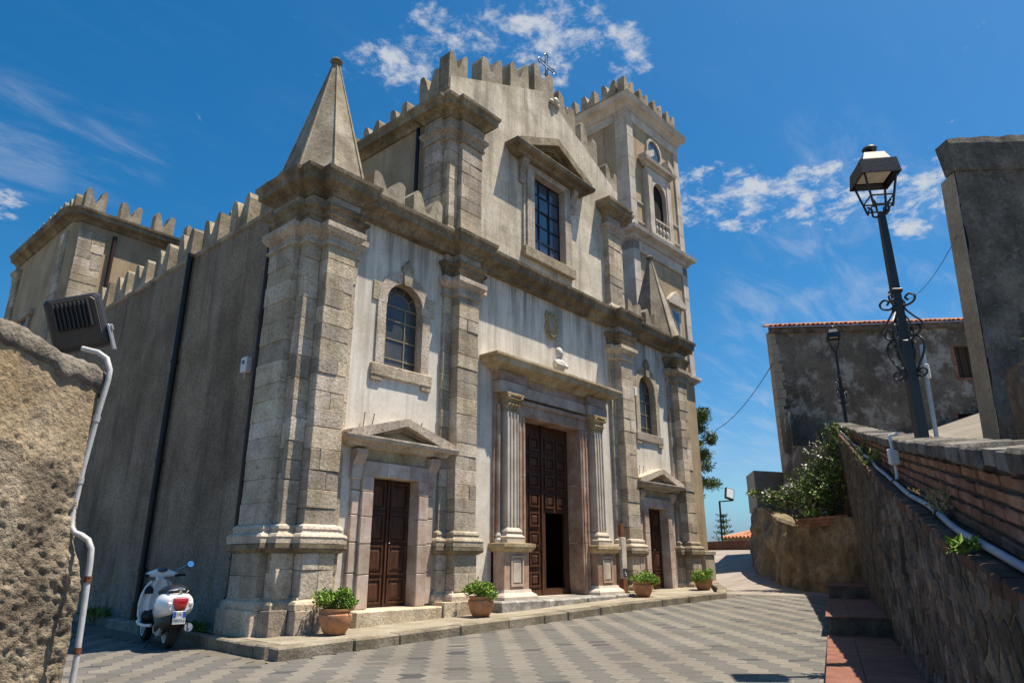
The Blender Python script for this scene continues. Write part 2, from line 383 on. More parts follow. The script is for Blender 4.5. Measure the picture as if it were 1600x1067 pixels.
    D['rubblemortar'] = material("rubble_mortar", [(.08, .06, .045), (.14, .108, .082), (.23, .185, .145)], 3, .95, .9, 24, .45, bdist=.03)
    D['nearwall'] = material("lichened_lime_render", [(.18, .137, .086), (.34, .27, .185), (.54, .47, .365)], 2.2, .95, .8, 34, .35, streak=.55, scol=(.40, .24, .085), spots=.85, pcol=(.10, .078, .058), pscale=6.5, bdist=.02, pits=.85, pitcol=(.07, .054, .04), pitscale=20)
    D['nearstone'] = material("rough_field_stone", [(.10, .08, .06), (.215, .175, .128), (.37, .31, .232)], 3.4, .95, .9, 26, .45, rnd=.15, spots=.55, pcol=(.08, .065, .05), pscale=7, bdist=.03, pits=.7, pitcol=(.045, .036, .028), pitscale=24)
    D['capmortar'] = material("grey_cement_cap", [(.10, .085, .07), (.17, .15, .125), (.26, .23, .195)], 5, .95, .9, 26, .4, spots=.4, pcol=(.06, .05, .042), pscale=6, bdist=.03)
    D['paver_light'] = material("beige_paver", [(.132, .121, .106), (.168, .155, .136), (.197, .183, .162)], .5, .9, .35, 50, .18, spots=.55, pcol=(.095, .084, .07), pscale=.9, rnd=.05)
    D['paver_grey'] = material("grey_paver", [(.088, .086, .083), (.113, .110, .106), (.134, .13, .125)], .5, .9, .35, 50, .18, spots=.5, pcol=(.085, .077, .067), pscale=.9, rnd=.07)
    D['paver_dark'] = material("dark_paver", [(.055, .056, .058), (.07, .071, .073)], .9, .9, .35, 50, .18, rnd=.12)
    D['joint'] = material("paver_joint", [(.10, .09, .074), (.145, .13, .107)], 2, .95, .4, 40, .3)
    D['pavement'] = material("worn_pavement", [(.19, .165, .125), (.27, .24, .19), (.34, .31, .255)], 1.6, .95, .6, 30, .3, spots=.4, pcol=(.13, .112, .085), pscale=4)
    D['kerb'] = material("kerb_stone", [(.105, .09, .068), (.19, .165, .125), (.29, .26, .21)], 2.4, .95, .7, 24, .35, rnd=.2, spots=.4, pcol=(.09, .078, .06), pscale=4)
    D['road'] = material("block_road", [(.15, .135, .115), (.20, .18, .155), (.24, .22, .19)], .8, .9, .5, 40, .25)
    D['farroad'] = material("old_brick_road", [(.19, .165, .15), (.25, .22, .20), (.30, .27, .245)], .8, .9, .6, 20, .25, stretch=(.4, 3.2, 1))
    D['step'] = material("red_clay_tile", [(.14, .058, .041), (.19, .08, .055), (.235, .108, .076)], 4, .75, .2, 40, .2, rnd=.1)
    D['rock'] = material("rock_and_render", [(.07, .054, .034), (.17, .132, .083), (.32, .26, .17)], 1.4, .95, .9, 9, .45, streak=.4, scol=(.075, .06, .042), spots=.5, pcol=(.09, .072, .05), pscale=1.8, bdist=.06)
    D['concrete'] = material("old_concrete", [(.21, .185, .145), (.29, .26, .21), (.36, .33, .275)], 1.5, .9, .4, 22, .25, streak=.5, scol=(.12, .105, .085))
    D['oldhouse'] = material("blackened_render", [(.07, .055, .042), (.14, .112, .085), (.225, .182, .14)], .55, .95, .8, 10, .4, streak=.3, scol=(.035, .03, .026), spots=.75, pcol=(.40, .365, .315), pscale=.9, pt=(.51, .60), bdist=.04)
    D['palewall'] = material("bare_and_lit_render", [(.30, .235, .165), (.42, .345, .25)], 1, .95, .5, 12, .3, spots=.3, pcol=(.16, .12, .085), pscale=2)  # pale tone also stands in for light on the old house's side
    D['towerhouse'] = material("grey_stained_render", [(.06, .054, .048), (.12, .108, .095), (.21, .192, .17)], .9, .95, .7, 12, .4, streak=.6, scol=(.04, .038, .034), spots=.7, pcol=(.032, .03, .027), pscale=1.8, bdist=.04, pits=.5, pitcol=(.25, .235, .21), pitscale=6)
    D['tile'] = material("roof_tile", [(.25, .095, .05), (.37, .165, .09), (.46, .27, .17)], 2.5, .9, .3, 20, .3, rnd=.25)
    D['white_pvc'] = material("white_plastic", [(.60, .60, .60), (.68, .68, .67)], 3, .45, .05, 20, .06, spec=.4)
    D['grey_pvc'] = material("grey_conduit", [(.40, .41, .42), (.50, .51, .52)], 3, .5, .1, 20, .12, spots=.15, pcol=(.3, .22, .15), pscale=8)
    D['blue_pipe'] = material("dirty_white_pipe", [(.25, .28, .33), (.38, .42, .47)], 3, .5, .1, 20, .12, spots=.5, pcol=(.05, .055, .07), pscale=9)
    D['lampbody'] = material("floodlight_black", [(.022, .023, .027), (.035, .036, .042)], 4, .4, .1, 20, .15, spec=.5)
    D['lampface'] = material("floodlight_back", [(.06, .048, .04), (.085, .07, .058)], 4, .5, .1, 20, .15)
    D['frosted'] = material("lamp_diffuser", [(.42, .38, .31), (.52, .47, .39)], 5, .5, .1, 30, .1)
    D['galv'] = material("galvanised_steel", [(.32, .34, .37), (.45, .47, .50)], 6, .4, .1, 30, .15, metal=.7)
    D['scootwhite'] = material("white_scooter_paint", [(.74, .75, .77), (.78, .79, .80)], 2, .22, 0, 20, .02, spec=.5, coat=.6)
    D['rubber'] = material("black_rubber", [(.012, .012, .012), (.02, .02, .02)], 8, .75, .1, 30, .2)
    D['blackplastic'] = material("black_plastic", [(.014, .014, .015), (.022, .022, .023)], 8, .5, .1, 30, .2)
    D['leather'] = material("black_seat_vinyl", [(.014, .014, .017), (.022, .022, .026)], 8, .38, .1, 60, .2)
    D['chrome'] = material("chrome", [(.72, .73, .75), (.8, .8, .82)], 5, .12, 0, 20, .03, metal=1.0)
    D['redlens'] = material("red_lens", [(.30, .006, .010), (.42, .012, .016)], 12, .12, 0, 20, .1, spec=.7, coat=.5)
    D['clearlens'] = material("clear_lens", [(.5, .52, .55), (.62, .64, .66)], 20, .15, .1, 40, .15, spec=.7)
    D['plate_white'] = material("plate_white", [(.66, .67, .69), (.72, .73, .74)], 8, .4, 0, 20, .03)
    D['plate_blue'] = material("plate_blue", [(.02, .09, .42), (.03, .11, .48)], 8, .4, 0, 20, .03)
    D['mirror'] = material("mirror_glass", [(.75, .8, .85), (.8, .84, .88)], 3, .03, 0, 10, .02, metal=1.0)
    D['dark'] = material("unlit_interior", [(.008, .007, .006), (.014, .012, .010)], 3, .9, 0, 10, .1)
    D['rust'] = material("rusty_iron", [(.10, .035, .018), (.19, .075, .035)], 8, .9, .4, 30, .4)
    D['oldwood'] = material("old_board", [(.035, .02, .014), (.075, .045, .03)], 3, .85, .3, 30, .4, stretch=(5, 5, .5), rnd=.15)
    D['ground'] = material("hillside_ground", [(.12, .10, .06), (.19, .165, .10), (.16, .17, .08)], .05, .95, .3, 1.5, .3)
    D['bust'] = material("bust_marble", [(.46, .435, .40), (.58, .555, .52)], 6, .6, .15, 30, .1)
    D['lampcap'] = material("lantern_cap_grey", [(.14, .14, .138), (.19, .19, .187)], 6, .4, .05, 30, .05, spec=.5)
    D['wire'] = D['iron']
defmats()

# ------------------------------------------------------------------ ground, road, pavers, pavement
def road_z(x, y):
    z = .027 * (x - 6)
    if x > 21: e = min(x, 39.5); z += .056 * (e - 21) * min(1, (e - 21) / 6) - .027 * max(0, x - 39.5)
    return z
def pav_z(x): return .15 + .027 * (x - 6)
WD = Vector((.957, .291)); WN = Vector((-.291, .957)); W0 = Vector((4.28, -9.7))     # line of the ramp wall on the right
def wpt(s, b=0.0): p = W0 + WD * s + WN * b; return (p.x, p.y)
def wall_s(x, y): d = Vector((x, y)) - W0; return d.dot(WD), d.dot(WN)

def ground():
    b = MB(); b.add([(-3000, -3000, -3.0), (3000, -3000, -3.0), (3000, 3000, -3.0), (-3000, 3000, -3.0)], [(0, 1, 2, 3)])
    tag(b.build("ground", MT['ground']), "dry hillside ground around the square", kind="structure")
    b = MB(); nx, ny = 90, 44; xs = [-14 + 60 * i / nx for i in range(nx + 1)]; ys = [-24 + 58 * j / ny for j in range(ny + 1)]
    vs = [(x, y, road_z(x, y) - .012) for x in xs for y in ys]
    fs = [(i*(ny+1)+j, (i+1)*(ny+1)+j, (i+1)*(ny+1)+j+1, i*(ny+1)+j+1) for i in range(nx) for j in range(ny)]
    b.add(vs, fs)
    b.m = [1 if xs[k // ny] > 19.2 else 0 for k in range(nx * ny)]
    road = tag(b.build("road", [MT['joint'], MT['farroad']]), "square and lane paved in grey and beige blocks", kind="structure")
    # interlocking zigzag blocks laid on the diagonal: p runs along the bands, q across them
    DP, DQ, ZA = .15, .2528, .042; R2 = math.sqrt(.5); cells = []
    def XY(p, q): return (p + q) * R2, (p - q) * R2
    def zig(i): return ZA if i % 2 else -ZA
    for i in range(-60, 200):
        for j in range(-60, 130):
            x, y = XY((i + .5) * DP, (j + .5) * DQ)
            if not (.5 < x < 20.5 and -9.4 < y < 10.5): continue
            s, bb = wall_s(x, y)
            if bb < .42 or (x > 5.15 and y > -1.62 - .035 * max(0, x - 9)) or (y > -1.2 and x > 5.2 + .09 * (y + 1.2)) or (y > -1.0 and x < .8): continue
            if x > 19.0 + .5 * math.sin(y * 3): continue
            d = Vector((x, y + 10))
            if d.length < 1.6: continue
            r = RNG.random(); t = 1 if j % 2 == 0 else 0
            nz = noise.noise(Vector((x * .7, y * .7, 2.0)))
            if t == 1 and r < .05 + .10 * max(0, nz): t = 2
            elif r > .985: t = 1 - t
            F = d.dot(Vector((.757, .653))); Rr = abs(d.x * .653 - d.y * .757)
            cells.append((F if F > 5.2 and Rr / F < .70 else 99 + F, i, j, t))
    cells.sort()
    tone = [MT['paver_light'], MT['paver_grey'], MT['paver_dark']]
    def pv(b, i, j, h, o=(0, 0, 0)):
        vs = []
        for e, dz in ((.0015, -.02), (.0015, h - .004), (.004, h)):
            for pi, qi in ((0, 0), (1, 0), (1, 1), (0, 1)):
                p = (i + pi) * DP + (e if pi == 0 else -e); q = (j + qi) * DQ - DQ / 2 + zig(i + pi) + (e if qi == 0 else -e); x, y = XY(p, q)
                vs.append((x - o[0], y - o[1], road_z(x, y) + dz - o[2]))
        fs = [(11, 10, 9, 8)]
        for k in (0, 4):
            for m in range(4): n = (m + 1) % 4; fs.append((k + n, k + m, k + m + 4, k + n + 4))
        b.add(vs, fs)
    mes = {}; rb = BASE[road]
    for F, i, j, t in cells[:300]:
        x0, y0 = XY(i * DP, j * DQ); k = (i % 2, t)
        if k not in mes: b = MB(); pv(b, i, j, .004, (x0, y0, road_z(x0, y0))); mes[k] = b.mesh("paver", tone[t])
        share("paver", mes[k], road, (x0 - rb[0], y0 - rb[1], road_z(x0, y0) - rb[2] + RNG.uniform(-.0012, .0012)))
    b = MB()
    for F, i, j, t in cells[300:]: b.mi = t; pv(b, i, j, .004 + RNG.uniform(-.0012, .0012))
    o = b.build("paver_field", tone, road); o["kind"] = "stuff"
    # pavement in front of the church and along its side
    kl = [(5.32, -1.38), (6.9, -1.6), (9.8, -1.6), (14.1, -1.68), (17.6, -2.0)]
    b = MB(); inner = [(6.3, .3), (8, .3), (11, .3), (15, .3), (21.9, .6)]
    kin = [(p[0] + (.24 if k == 0 else 0), p[1] + .26) for k, p in enumerate(kl)]
    kin[-1] = (17.45, -1.74)
    n = 5
    vs = [(x, y, pav_z(x)) for x, y in kin] + [(x, y, pav_z(x) + .004) for x, y in inner]
    b.add(vs, [(i, i + 1, n + i + 1, n + i) for i in range(n - 1)])
    sd = [(5.56, -1.12), (5.76, 2), (6.0, 5), (6.4, 10.5), (6.6, 13.5)]; si = [(6.3, .3), (6.3, 2), (6.4, 5), (6.8, 10.5), (7.0, 13.5)]
    vs = [(x, y, pav_z(x) - .001) for x, y in sd] + [(x, y, pav_z(x) - .001) for x, y in si]
    b.add(vs, [(n + i, n + i + 1, i + 1, i) for i in range(n - 1)])
    pav = tag(b.build("pavement", MT['pavement']), "narrow worn stone pavement along the church", kind="structure")
    def kerb_run(pts, L, wid, first=.0):
        # stones along a polyline; outward (road side) is to the right of travel
        tot = []; acc = 0
        for a, c2 in zip(pts, pts[1:]): tot.append((acc, Vector(a), Vector(c2))); acc += (Vector(c2) - Vector(a)).length
        def at(s):
            for a0, a, c2 in reversed(tot):
                if s >= a0: d = (c2 - a).normalized(); return a + d * (s - a0), d
            return tot[0][1], (tot[0][2] - tot[0][1]).normalized()
        s = 0
        while s < acc - .1:
            e = min(acc, s + L * RNG.uniform(.7, 1.35)); p, d = at(s + .004); q, _ = at(e - .004); nn = Vector((d.y, -d.x))
            if (q - p).length < .03: break
            dd = (q - p).normalized(); nn = Vector((dd.y, -dd.x))
            bb = MB(); ln = (q - p).length; jz = RNG.uniform(-.006, .008); jo = RNG.uniform(-.012, .012)
            bb.cbox(0, ln, -wid, 0 + jo, -.10, .155 + jz, .02, .007)
            zz0 = road_z(p.x, p.y); zz1 = road_z(q.x, q.y)
            M = Matrix(((dd.x, -nn.x * -1, 0, p.x), (dd.y, -nn.y * -1, 0, p.y), (0, 0, 1, 0), (0, 0, 0, 1)))
            M = Matrix(((dd.x, nn.x, 0, p.x), (dd.y, nn.y, 0, p.y), (0, 0, 1, 0), (0, 0, 0, 1)))
            bb.v = [(v[0], v[1], v[2] + zz0 + (zz1 - zz0) * v[0] / max(.01, ln)) for v in bb.v]
            bb.xf(M); bb.build("kerb_stone", MT['kerb'], pav, fix=True)
            s = e
    kerb_run(kl, .95, .28)
    kerb_run([(6.7, 13.5), (6.1, 10.5), (5.72, 5), (5.48, 2), (5.32, -1.06)], .8, .26)
    kerb_run([(17.62, -2.0), (19.4, -1.2), (21.6, .1)], .9, .25)
ground()

# ------------------------------------------------------------------ the church
AX = 13.0
def mx(x): return 2 * AX - x
church = thing("church", "old stone church with battlemented gable, tall pilasters, pinnacle and three brown doors", "church", (13, 0, .1))

def wall_holes(b, x0, x1, z0, z1, y0, y1, holes):
    xs = sorted({x0, x1, *[h[0] for h in holes], *[h[1] for h in holes]}); zs = sorted({z0, z1, *[h[2] for h in holes], *[h[3] for h in holes]})
    for i in range(len(xs) - 1):
        for j in range(len(zs) - 1):
            cx = (xs[i] + xs[i+1]) / 2; cz = (zs[j] + zs[j+1]) / 2
            if any(h[0] < cx < h[1] and h[2] < cz < h[3] for h in holes): continue
            b.add([(xs[i], y0, zs[j]), (xs[i+1], y0, zs[j]), (xs[i+1], y0, zs[j+1]), (xs[i], y0, zs[j+1])], [(0, 1, 2, 3)])
    for a, c, d, e in holes:
        b.add([(a, y0, d), (a, y0, e), (a, y1, e), (a, y1, d)], [(0, 3, 2, 1)])
        b.add([(c, y0, d), (c, y0, e), (c, y1, e), (c, y1, d)], [(0, 1, 2, 3)])
        b.add([(a, y0, e), (c, y0, e), (c, y1, e), (a, y1, e)], [(0, 3, 2, 1)])
        b.add([(a, y0, d), (c, y0, d), (c, y1, d), (a, y1, d)], [(0, 1, 2, 3)])

def merlon_poly(w, h, shear=0.0):
    pts = [(-.5, -.35), (.5, -.35), (.5, .86), (.46, .97), (.36, 1.0), (.25, .93), (.15, .70), (.05, .42), (-.05, .42), (-.15, .70), (-.25, .93), (-.36, 1.0), (-.46, .97), (-.5, .86)]
    return [(p[0] * w, p[1] * h + p[0] * w * shear) for p in pts]
def merlon(par, c, w, h, t, axis, shear=0.0, m='parapet', name="merlon"):
    w *= RNG.uniform(.95, 1.04); h *= RNG.uniform(.93, 1.05)
    poly = [(p[0] + RNG.uniform(-.018, .018), p[1] + RNG.uniform(-.022, .022)) for p in merlon_poly(w, h, shear)]
    b = MB()
    if axis == 'y': b.prism([(c[0] + p[0], c[2] + p[1]) for p in poly], c[1] - t / 2, c[1] + t / 2, 'y')
    else: b.prism([(c[1] + p[0], c[2] + p[1]) for p in poly], c[0] - t / 2, c[0] + t / 2, 'x')
    return b.build(name, MT[m], par, fix=True)

def blocks_front(par, x0, x1, y0, y1, z0, z1, h=.30, m='stone', split=.35, jit=.004):
    """courses of ashlar, y0 the visible face"""
    z = z0
    while z < z1 - .02:
        hh = min(h * RNG.uniform(.8, 1.2), z1 - z)
        if z1 - z - hh < .14: hh = z1 - z
        cuts = [x0, x1]
        if RNG.random() < split: cuts = [x0, x0 + (x1 - x0) * RNG.uniform(.32, .68), x1]
        for a, c in zip(cuts, cuts[1:]):
            jy = RNG.uniform(-.012, .006)
            MB().cbox(a + .0015, c - .0015, y0 + jy, y1, z + .002, z + hh - .002, .008, jit).build("stone_block", MT[m], par)
        z += hh
def blocks_side(par, x0, x1, y0, y1, z0, z1, h=.30, m='stone', split=.35):
    z = z0
    while z < z1 - .02:
        hh = min(h * RNG.uniform(.8, 1.2), z1 - z)
        if z1 - z - hh < .14: hh = z1 - z
        cuts = [y0, y1]
        if RNG.random() < split: cuts = [y0, y0 + (y1 - y0) * RNG.uniform(.32, .68), y1]
        for a, c in zip(cuts, cuts[1:]):
            MB().cbox(x0 + RNG.uniform(-.012, .006), x1, a + .0015, c - .0015, z + .002, z + hh - .002, .008, .004).build("stone_block", MT[m], par)
        z += hh

# profiles (outward, z)
def prof_shift(p, dz): return [(d, z + dz) for d, z in p]
P_CORN = [(-.16, 7.50), (.04, 7.52), (.07, 7.60), (.15, 7.66), (.22, 7.69), (.25, 7.70), (.26, 7.83), (.30, 7.88), (.31, 7.95), (-.16, 8.02)]
P_FRIEZE = [(-.03, 7.30), (.02, 7.30), (.02, 7.55), (-.03, 7.55)]
P_ARCH = [(-.03, 7.03), (.03, 7.03), (.03, 7.11), (.07, 7.14), (.07, 7.22), (.13, 7.27), (.13, 7.33), (-.03, 7.35)]
P_CAP = [(-.03, 6.55), (.05, 6.57), (.05, 6.62), (.02, 6.64), (.02, 6.74), (.06, 6.77), (.11, 6.84), (.13, 6.86), (.13, 6.96), (-.03, 6.99)]
P_BASE = [(-.03, 1.47), (.11, 1.47), (.11, 1.54), (.12, 1.57), (.10, 1.61), (.055, 1.63), (.045, 1.67), (.06, 1.69), (.05, 1.73), (.015, 1.76), (-.03, 1.77)]
P_PEDCAP = [(-.03, 1.31), (.05, 1.33), (.11, 1.37), (.12, 1.40), (.12, 1.46), (-.03, 1.475)]
P_PEDBASE = [(-.03, .50), (.10, .50), (.10, .58), (.08, .62), (.04, .64), (.03, .68), (-.03, .69)]

def chunk_path(path, L):
    out = []
    cur = [path[0]]
    for a, c in zip(path, path[1:]):
        va = Vector(a); d = Vector(c) - va; ln = d.length
        if ln > 1.25 * L:
            k = max(2, round(ln / L)); ts = [(i + RNG.uniform(-.15, .15)) / k for i in range(1, k)]
            for t in ts:
                p = va + d * t; e = d.normalized() * .003
                cur.append(tuple(p - e)); out.append(cur); cur = [tuple(p + e)]
        cur.append(c)
    out.append(cur); return out
def mould(par, name, path, prof, m, L=None, stone="cornice_stone"):
    if not L: return MB().sweep(path, prof).build(name, MT[m], par)
    ch = chunk_path(path, L); b = MB().sweep(ch[0], prof); o = b.build(name, MT[m], par)
    for c in ch[1:]: MB().sweep(c, prof_shift(prof, RNG.uniform(-.006, .006))).build(stone, MT[m], o)
    return o

def pil_path(x0, x1, bk=.22, first=True, last=True, yb=-.08, yf=-.30):
    return [(x0 - bk, .02), (x0 - bk, yb), (x0, yb), (x0, yf), (x1, yf), (x1, yb), (x1 + bk, yb), (x1 + bk, .02)]
LCP = [(6.05, .98), (5.86, .98), (5.86, .16), (5.98, .16), (5.98, -.08), (6.26, -.08), (6.26, -.30), (6.84, -.30), (6.84, -.08), (7.06, -.08), (7.06, .02)]

def pilaster_body(par, path, corner=False):
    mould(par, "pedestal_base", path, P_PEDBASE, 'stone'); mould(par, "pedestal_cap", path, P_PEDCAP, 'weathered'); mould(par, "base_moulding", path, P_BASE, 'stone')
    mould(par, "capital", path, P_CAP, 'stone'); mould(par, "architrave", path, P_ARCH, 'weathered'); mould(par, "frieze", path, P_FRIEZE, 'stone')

def front_pilaster(xa, xb, bkl, bkr, par):
    """xa..xb the proud face; backing strips either side"""
    if bkl: blocks_front(par, xa - bkl, xa, -.08, .05, 1.76, 6.57, .42, split=0)
    if bkr: blocks_front(par, xb, xb + bkr, -.08, .05, 1.76, 6.57, .42, split=0)
    blocks_front(par, xa, xb, -.30, .05, 1.76, 6.57, .30, split=.3)
    blocks_front(par, xa, xb, -.34, .05, .66, 1.33, .36, split=.9)
    if bkl: blocks_front(par, xa - bkl, xa - .004, -.12, .05, .66, 1.33, .4, split=0)
    if bkr: blocks_front(par, xb + .004, xb + bkr, -.12, .05, .66, 1.33, .4, split=0)
    blocks_front(par, xa - bkl - .1, xb + bkr + .1, -.42, .05, -.1 + .027 * (xa - 6), .50, .6, split=1, jit=.012)

for side in (0, 1):
    # corner cluster
    p = tag(MB().box(*((6.0, 7.05) if not side else (mx(7.05), mx(6.0))), .03, .5, .1, 7.5).build("pilaster", MT['stone'], church), "corner pilaster cluster of weathered blocks" if not side else None)
    if not side:
        pilaster_body(p, LCP)
        front_pilaster(6.26, 6.84, 0, .22, p)
        blocks_front(p, 5.98, 6.26, -.08, .05, 1.76, 6.57, .36, split=0)
        blocks_front(p, 5.95, 6.256, -.12, .05, .66, 1.33, .36, split=0)
        blocks_side(p, 5.86, 6.1, .16, .98, 1.76, 6.57, .32, split=.25)
        blocks_side(p, 5.82, 6.1, .16, 1.0, .66, 1.33, .36, split=.9)
        blocks_side(p, 5.98, 6.1, .053, .157, 1.76, 6.57, .36, split=0)
        blocks_side(p, 5.95, 6.1, .053, .155, .66, 1.33, .36, split=0)
        blocks_side(p, 5.72, 6.12, .06, 1.12, 0, .50, .6, split=1)
        blocks_front(p, 5.84, 6.14, -.24, .055, 0, .50, .6, split=0, jit=.012)
    else:
        pilaster_body(p, [(mx(a), c) for a, c in LCP[::-1]])
        front_pilaster(mx(6.84), mx(6.26), .22, 0, p)
        blocks_front(p, mx(6.256), mx(5.98), -.08, .05, .5, 6.57, .36, split=0)
        MB().box(mx(6.1), mx(5.99), .06, 1.0, .3, 6.57).build("side_face", MT['stone'], p)
    a, c = (9.53, 10.13) if not side else (mx(10.13), mx(9.53))
    p = MB().box(a - .2, c + .2, .03, .4, .2, 7.5).build("pilaster", MT['stone'], church)
    pilaster_body(p, pil_path(a, c)); front_pilaster(a, c, .22, .22, p)

# lower facade wall
WINL = (7.82, 8.78, 4.72, 6.52); DOORL = (7.71, 8.78, .44, 2.64); DOORM = (11.86, 14.0, .47, 4.34)
holes = [WINL, DOORL, DOORM, (mx(8.78), mx(7.82), 4.72, 6.52), (mx(8.78), mx(7.71), .44, 2.64)]
b = MB(); wall_holes(b, 6.0, 20.0, 0, 7.98, 0, .42, holes); b.build("facade_wall", MT['plaster'], church)
CPATH = [(6.05, .98), (5.88, .98), (5.88, .16), (5.98, .16), (5.98, -.10), (6.26, -.10), (6.26, -.30), (6.84, -.30), (6.84, -.12), (9.53, -.12), (9.53, -.30), (10.13, -.30), (10.13, -.12)]
CP = CPATH + [(mx(a), c) for a, c in CPATH[::-1]]
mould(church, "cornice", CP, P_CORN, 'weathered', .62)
# body behind (closed), aisle roofs, vestibule behind the main door
b = MB(); b.box(6.5, 11.4, .44, 12.3, 0, 7.3); b.box(14.6, 19.6, .44, 12.3, 0, 7.3); b.box(11.4, 14.6, 3.4, 12.3, 0, 7.3)
b.box(11.38, 14.62, .44, 3.42, 4.9, 7.28); b.box(11.38, 14.62, .43, 3.42, .2, .45); b.box(6.3, 19.5, .5, 12.3, 7.31, 7.55)
b.build("interior_mass", MT['dark'], church)
# side wall of the left aisle
MB().box(6.02, 6.45, .5, 12.45, 0, 7.72).build("aisle_wall", MT['rough'], church)
mould(church, "wall_coping", [(6.02, 12.4), (6.02, 1.0)], [(-.02, 7.66), (.035, 7.68), (.04, 7.76), (-.4, 7.79), (-.4, 7.66)], 'parapet')
for k in range(9): merlon(church, (6.2, 1.52 + 1.24 * k, 7.76), .74, .80, .34, 'x')
MB().box(19.6, 20.0, .5, 12.4, 0, 7.72).build("aisle_wall", MT['rough'], church)

# ---- upper facade: gable wall
def gz(x): return 12.18 + .46 * (min(x, mx(x)) - 9.3)        # parapet line of the gable
UW = (12.36, 13.70, 8.72, 10.95)
b = MB(); wall_holes(b, 9.35, mx(9.35), 7.9, 11.2, 0, .4, [UW])
b.prism([(9.35, 11.2), (mx(9.35), 11.2), (mx(9.35), gz(9.35)), (AX, gz(AX)), (9.35, gz(9.35))], 0, .45, 'y')
b.build("gable_wall", MT['upper'], church, fix=False)
for i, x in enumerate((10.82, 11.92)):
    for s in (0, 1):
        xx = mx(x) if s else x
        merlon(church, (xx, .195, gz(xx)), .80, .80, .36, 'y', shear=-.46 if s else .46)
merlon(church, (AX, .195, gz(AX) - .05), .88, .80, .36, 'y')
for s in (0, 1):
    x = 9.62; xx = mx(x) if s else x
    merlon(church, (xx, .195, gz(x) - .08), .62, .74, .36, 'y', shear=-.3 if s else .3)
    xx = mx(9.44) if s else 9.44
    merlon(church, (xx, .68, 11.75), .66, .86, .34, 'x')
# nave flank
b = MB(); b.box(9.36, 9.8, .45, 12.4, 7.4, 11.3); b.box(16.2, mx(9.36), .45, 12.4, 7.4, 11.3); b.box(9.4, mx(9.4), .46, 12.4, 11.3, 11.6)
b.box(9.8, 16.2, .5, 12.4, 7.56, 11.3)
b.build("nave_wall", MT['ochre'], church)
U_SIDE = [(9.38, .66), (9.23, .66), (9.23, .16), (9.35, .16), (9.35, -.06), (9.62, -.06), (9.62, -.18), (10.30, -.18), (10.30, 0.02)]
P_UCORN = [(-.03, 11.02), (.05, 11.04), (.10, 11.12), (.18, 11.17), (.26, 11.19), (.27, 11.30), (.31, 11.35), (.32, 11.42), (-.03, 11.47)]
P_UCAP = [(-.03, 10.42), (.04, 10.44), (.04, 10.49), (.02, 10.51), (.03, 10.57), (.09, 10.65), (.11, 10.67), (.11, 10.74), (-.03, 10.77)]
P_UFR = [(-.03, 10.74), (.015, 10.74), (.015, 11.06), (-.03, 11.06)]
P_UBASE = [(-.03, 8.0), (.06, 8.0), (.06, 8.14), (.03, 8.18), (.01, 8.24), (-.03, 8.24)]
for s in (0, 1):
    path = U_SIDE if not s else [(mx(a), c) for a, c in U_SIDE[::-1]]
    f = (lambda a: a) if not s else mx
    p = MB().box(*sorted((f(9.37), f(10.28))), .03, .5, 7.9, 11.2).build("upper_pilaster", MT['stone'], church)
    mould(p, "cornice", path, P_UCORN, 'weathered'); mould(p, "capital", path, P_UCAP, 'stone'); mould(p, "frieze", path, P_UFR, 'stone'); mould(p, "base_moulding", path, P_UBASE, 'stone')
    a, c = sorted((f(9.62), f(10.30))); blocks_front(p, a, c, -.18, .05, 8.2, 10.44, .28, split=.3)
    a, c = sorted((f(9.35), f(9.62))); blocks_front(p, a, c, -.06, .05, 8.2, 10.44, .34, split=0)
    if not s:
        blocks_side(p, 9.23, 9.4, .16, .66, 8.0, 10.44, .30, split=.2)
        blocks_side(p, 9.35, 9.42, .053, .157, 8.0, 10.44, .4, split=0)
P_NCORN = prof_shift(P_UCORN, .17)
mould(church, "nave_cornice", [(9.36, 12.4), (9.36, .68)], P_NCORN, 'weathered', .9)
for k in range(10): merlon(church, (9.5, 1.86 + 1.1 * k, 11.6), .62, .66, .34, 'x')
# low merlons on the entablature beside the upper storey
for x in (7.72, 8.78): 
    for s in (0, 1): merlon(church, (mx(x) if s else x, .12, 7.98), .80, .72, .34, 'y')

# ---- pinnacles
def pinnacle(cx, cy):
    p = MB().cbox(cx - .86, cx + .86, cy - .80, cy + .80, 7.98, 8.14, .02).build("pinnacle", MT['weathered'], church)
    b = MB(); H = 11.12; z0 = 8.14
    def ringp(z, r):
        k = r; q = r * .42
        return [(cx - k, cy - q, z), (cx - q, cy - k, z), (cx + q, cy - k, z), (cx + k, cy - q, z), (cx + k, cy + q, z), (cx + q, cy + k, z), (cx - q, cy + k, z), (cx - k, cy + q, z)]
    rs = [ringp(z0 + (H - z0) * t, .80 * (1 - t) + .07 * t) for t in (0, .25, .5, .75, 1)]
    b.loft(rs).build("spire", MT['parapet'], p)
    for sx, sy in ((-1, -1), (1, -1), (-1, 1)):      # arris ribs
        for q, k in ((1, .42), (.42, 1)):
            MB().tube([(cx + sx * .80 * q, cy + sy * .80 * k, z0), (cx + sx * .07 * q, cy + sy * .07 * k, H)], [.03, .014], 5).build("rib", MT['parapet'], p)
    MB().lathe([(.06, H - .02), (.07, H), (.13, H + .09), (.135, H + .115), (.08, H + .18), (.02, H + .20)], (cx, cy, 0), 8).build("finial", MT['weathered'], p)
    return p
pinnacle(6.66, .64); pinnacle(19.62, .64)

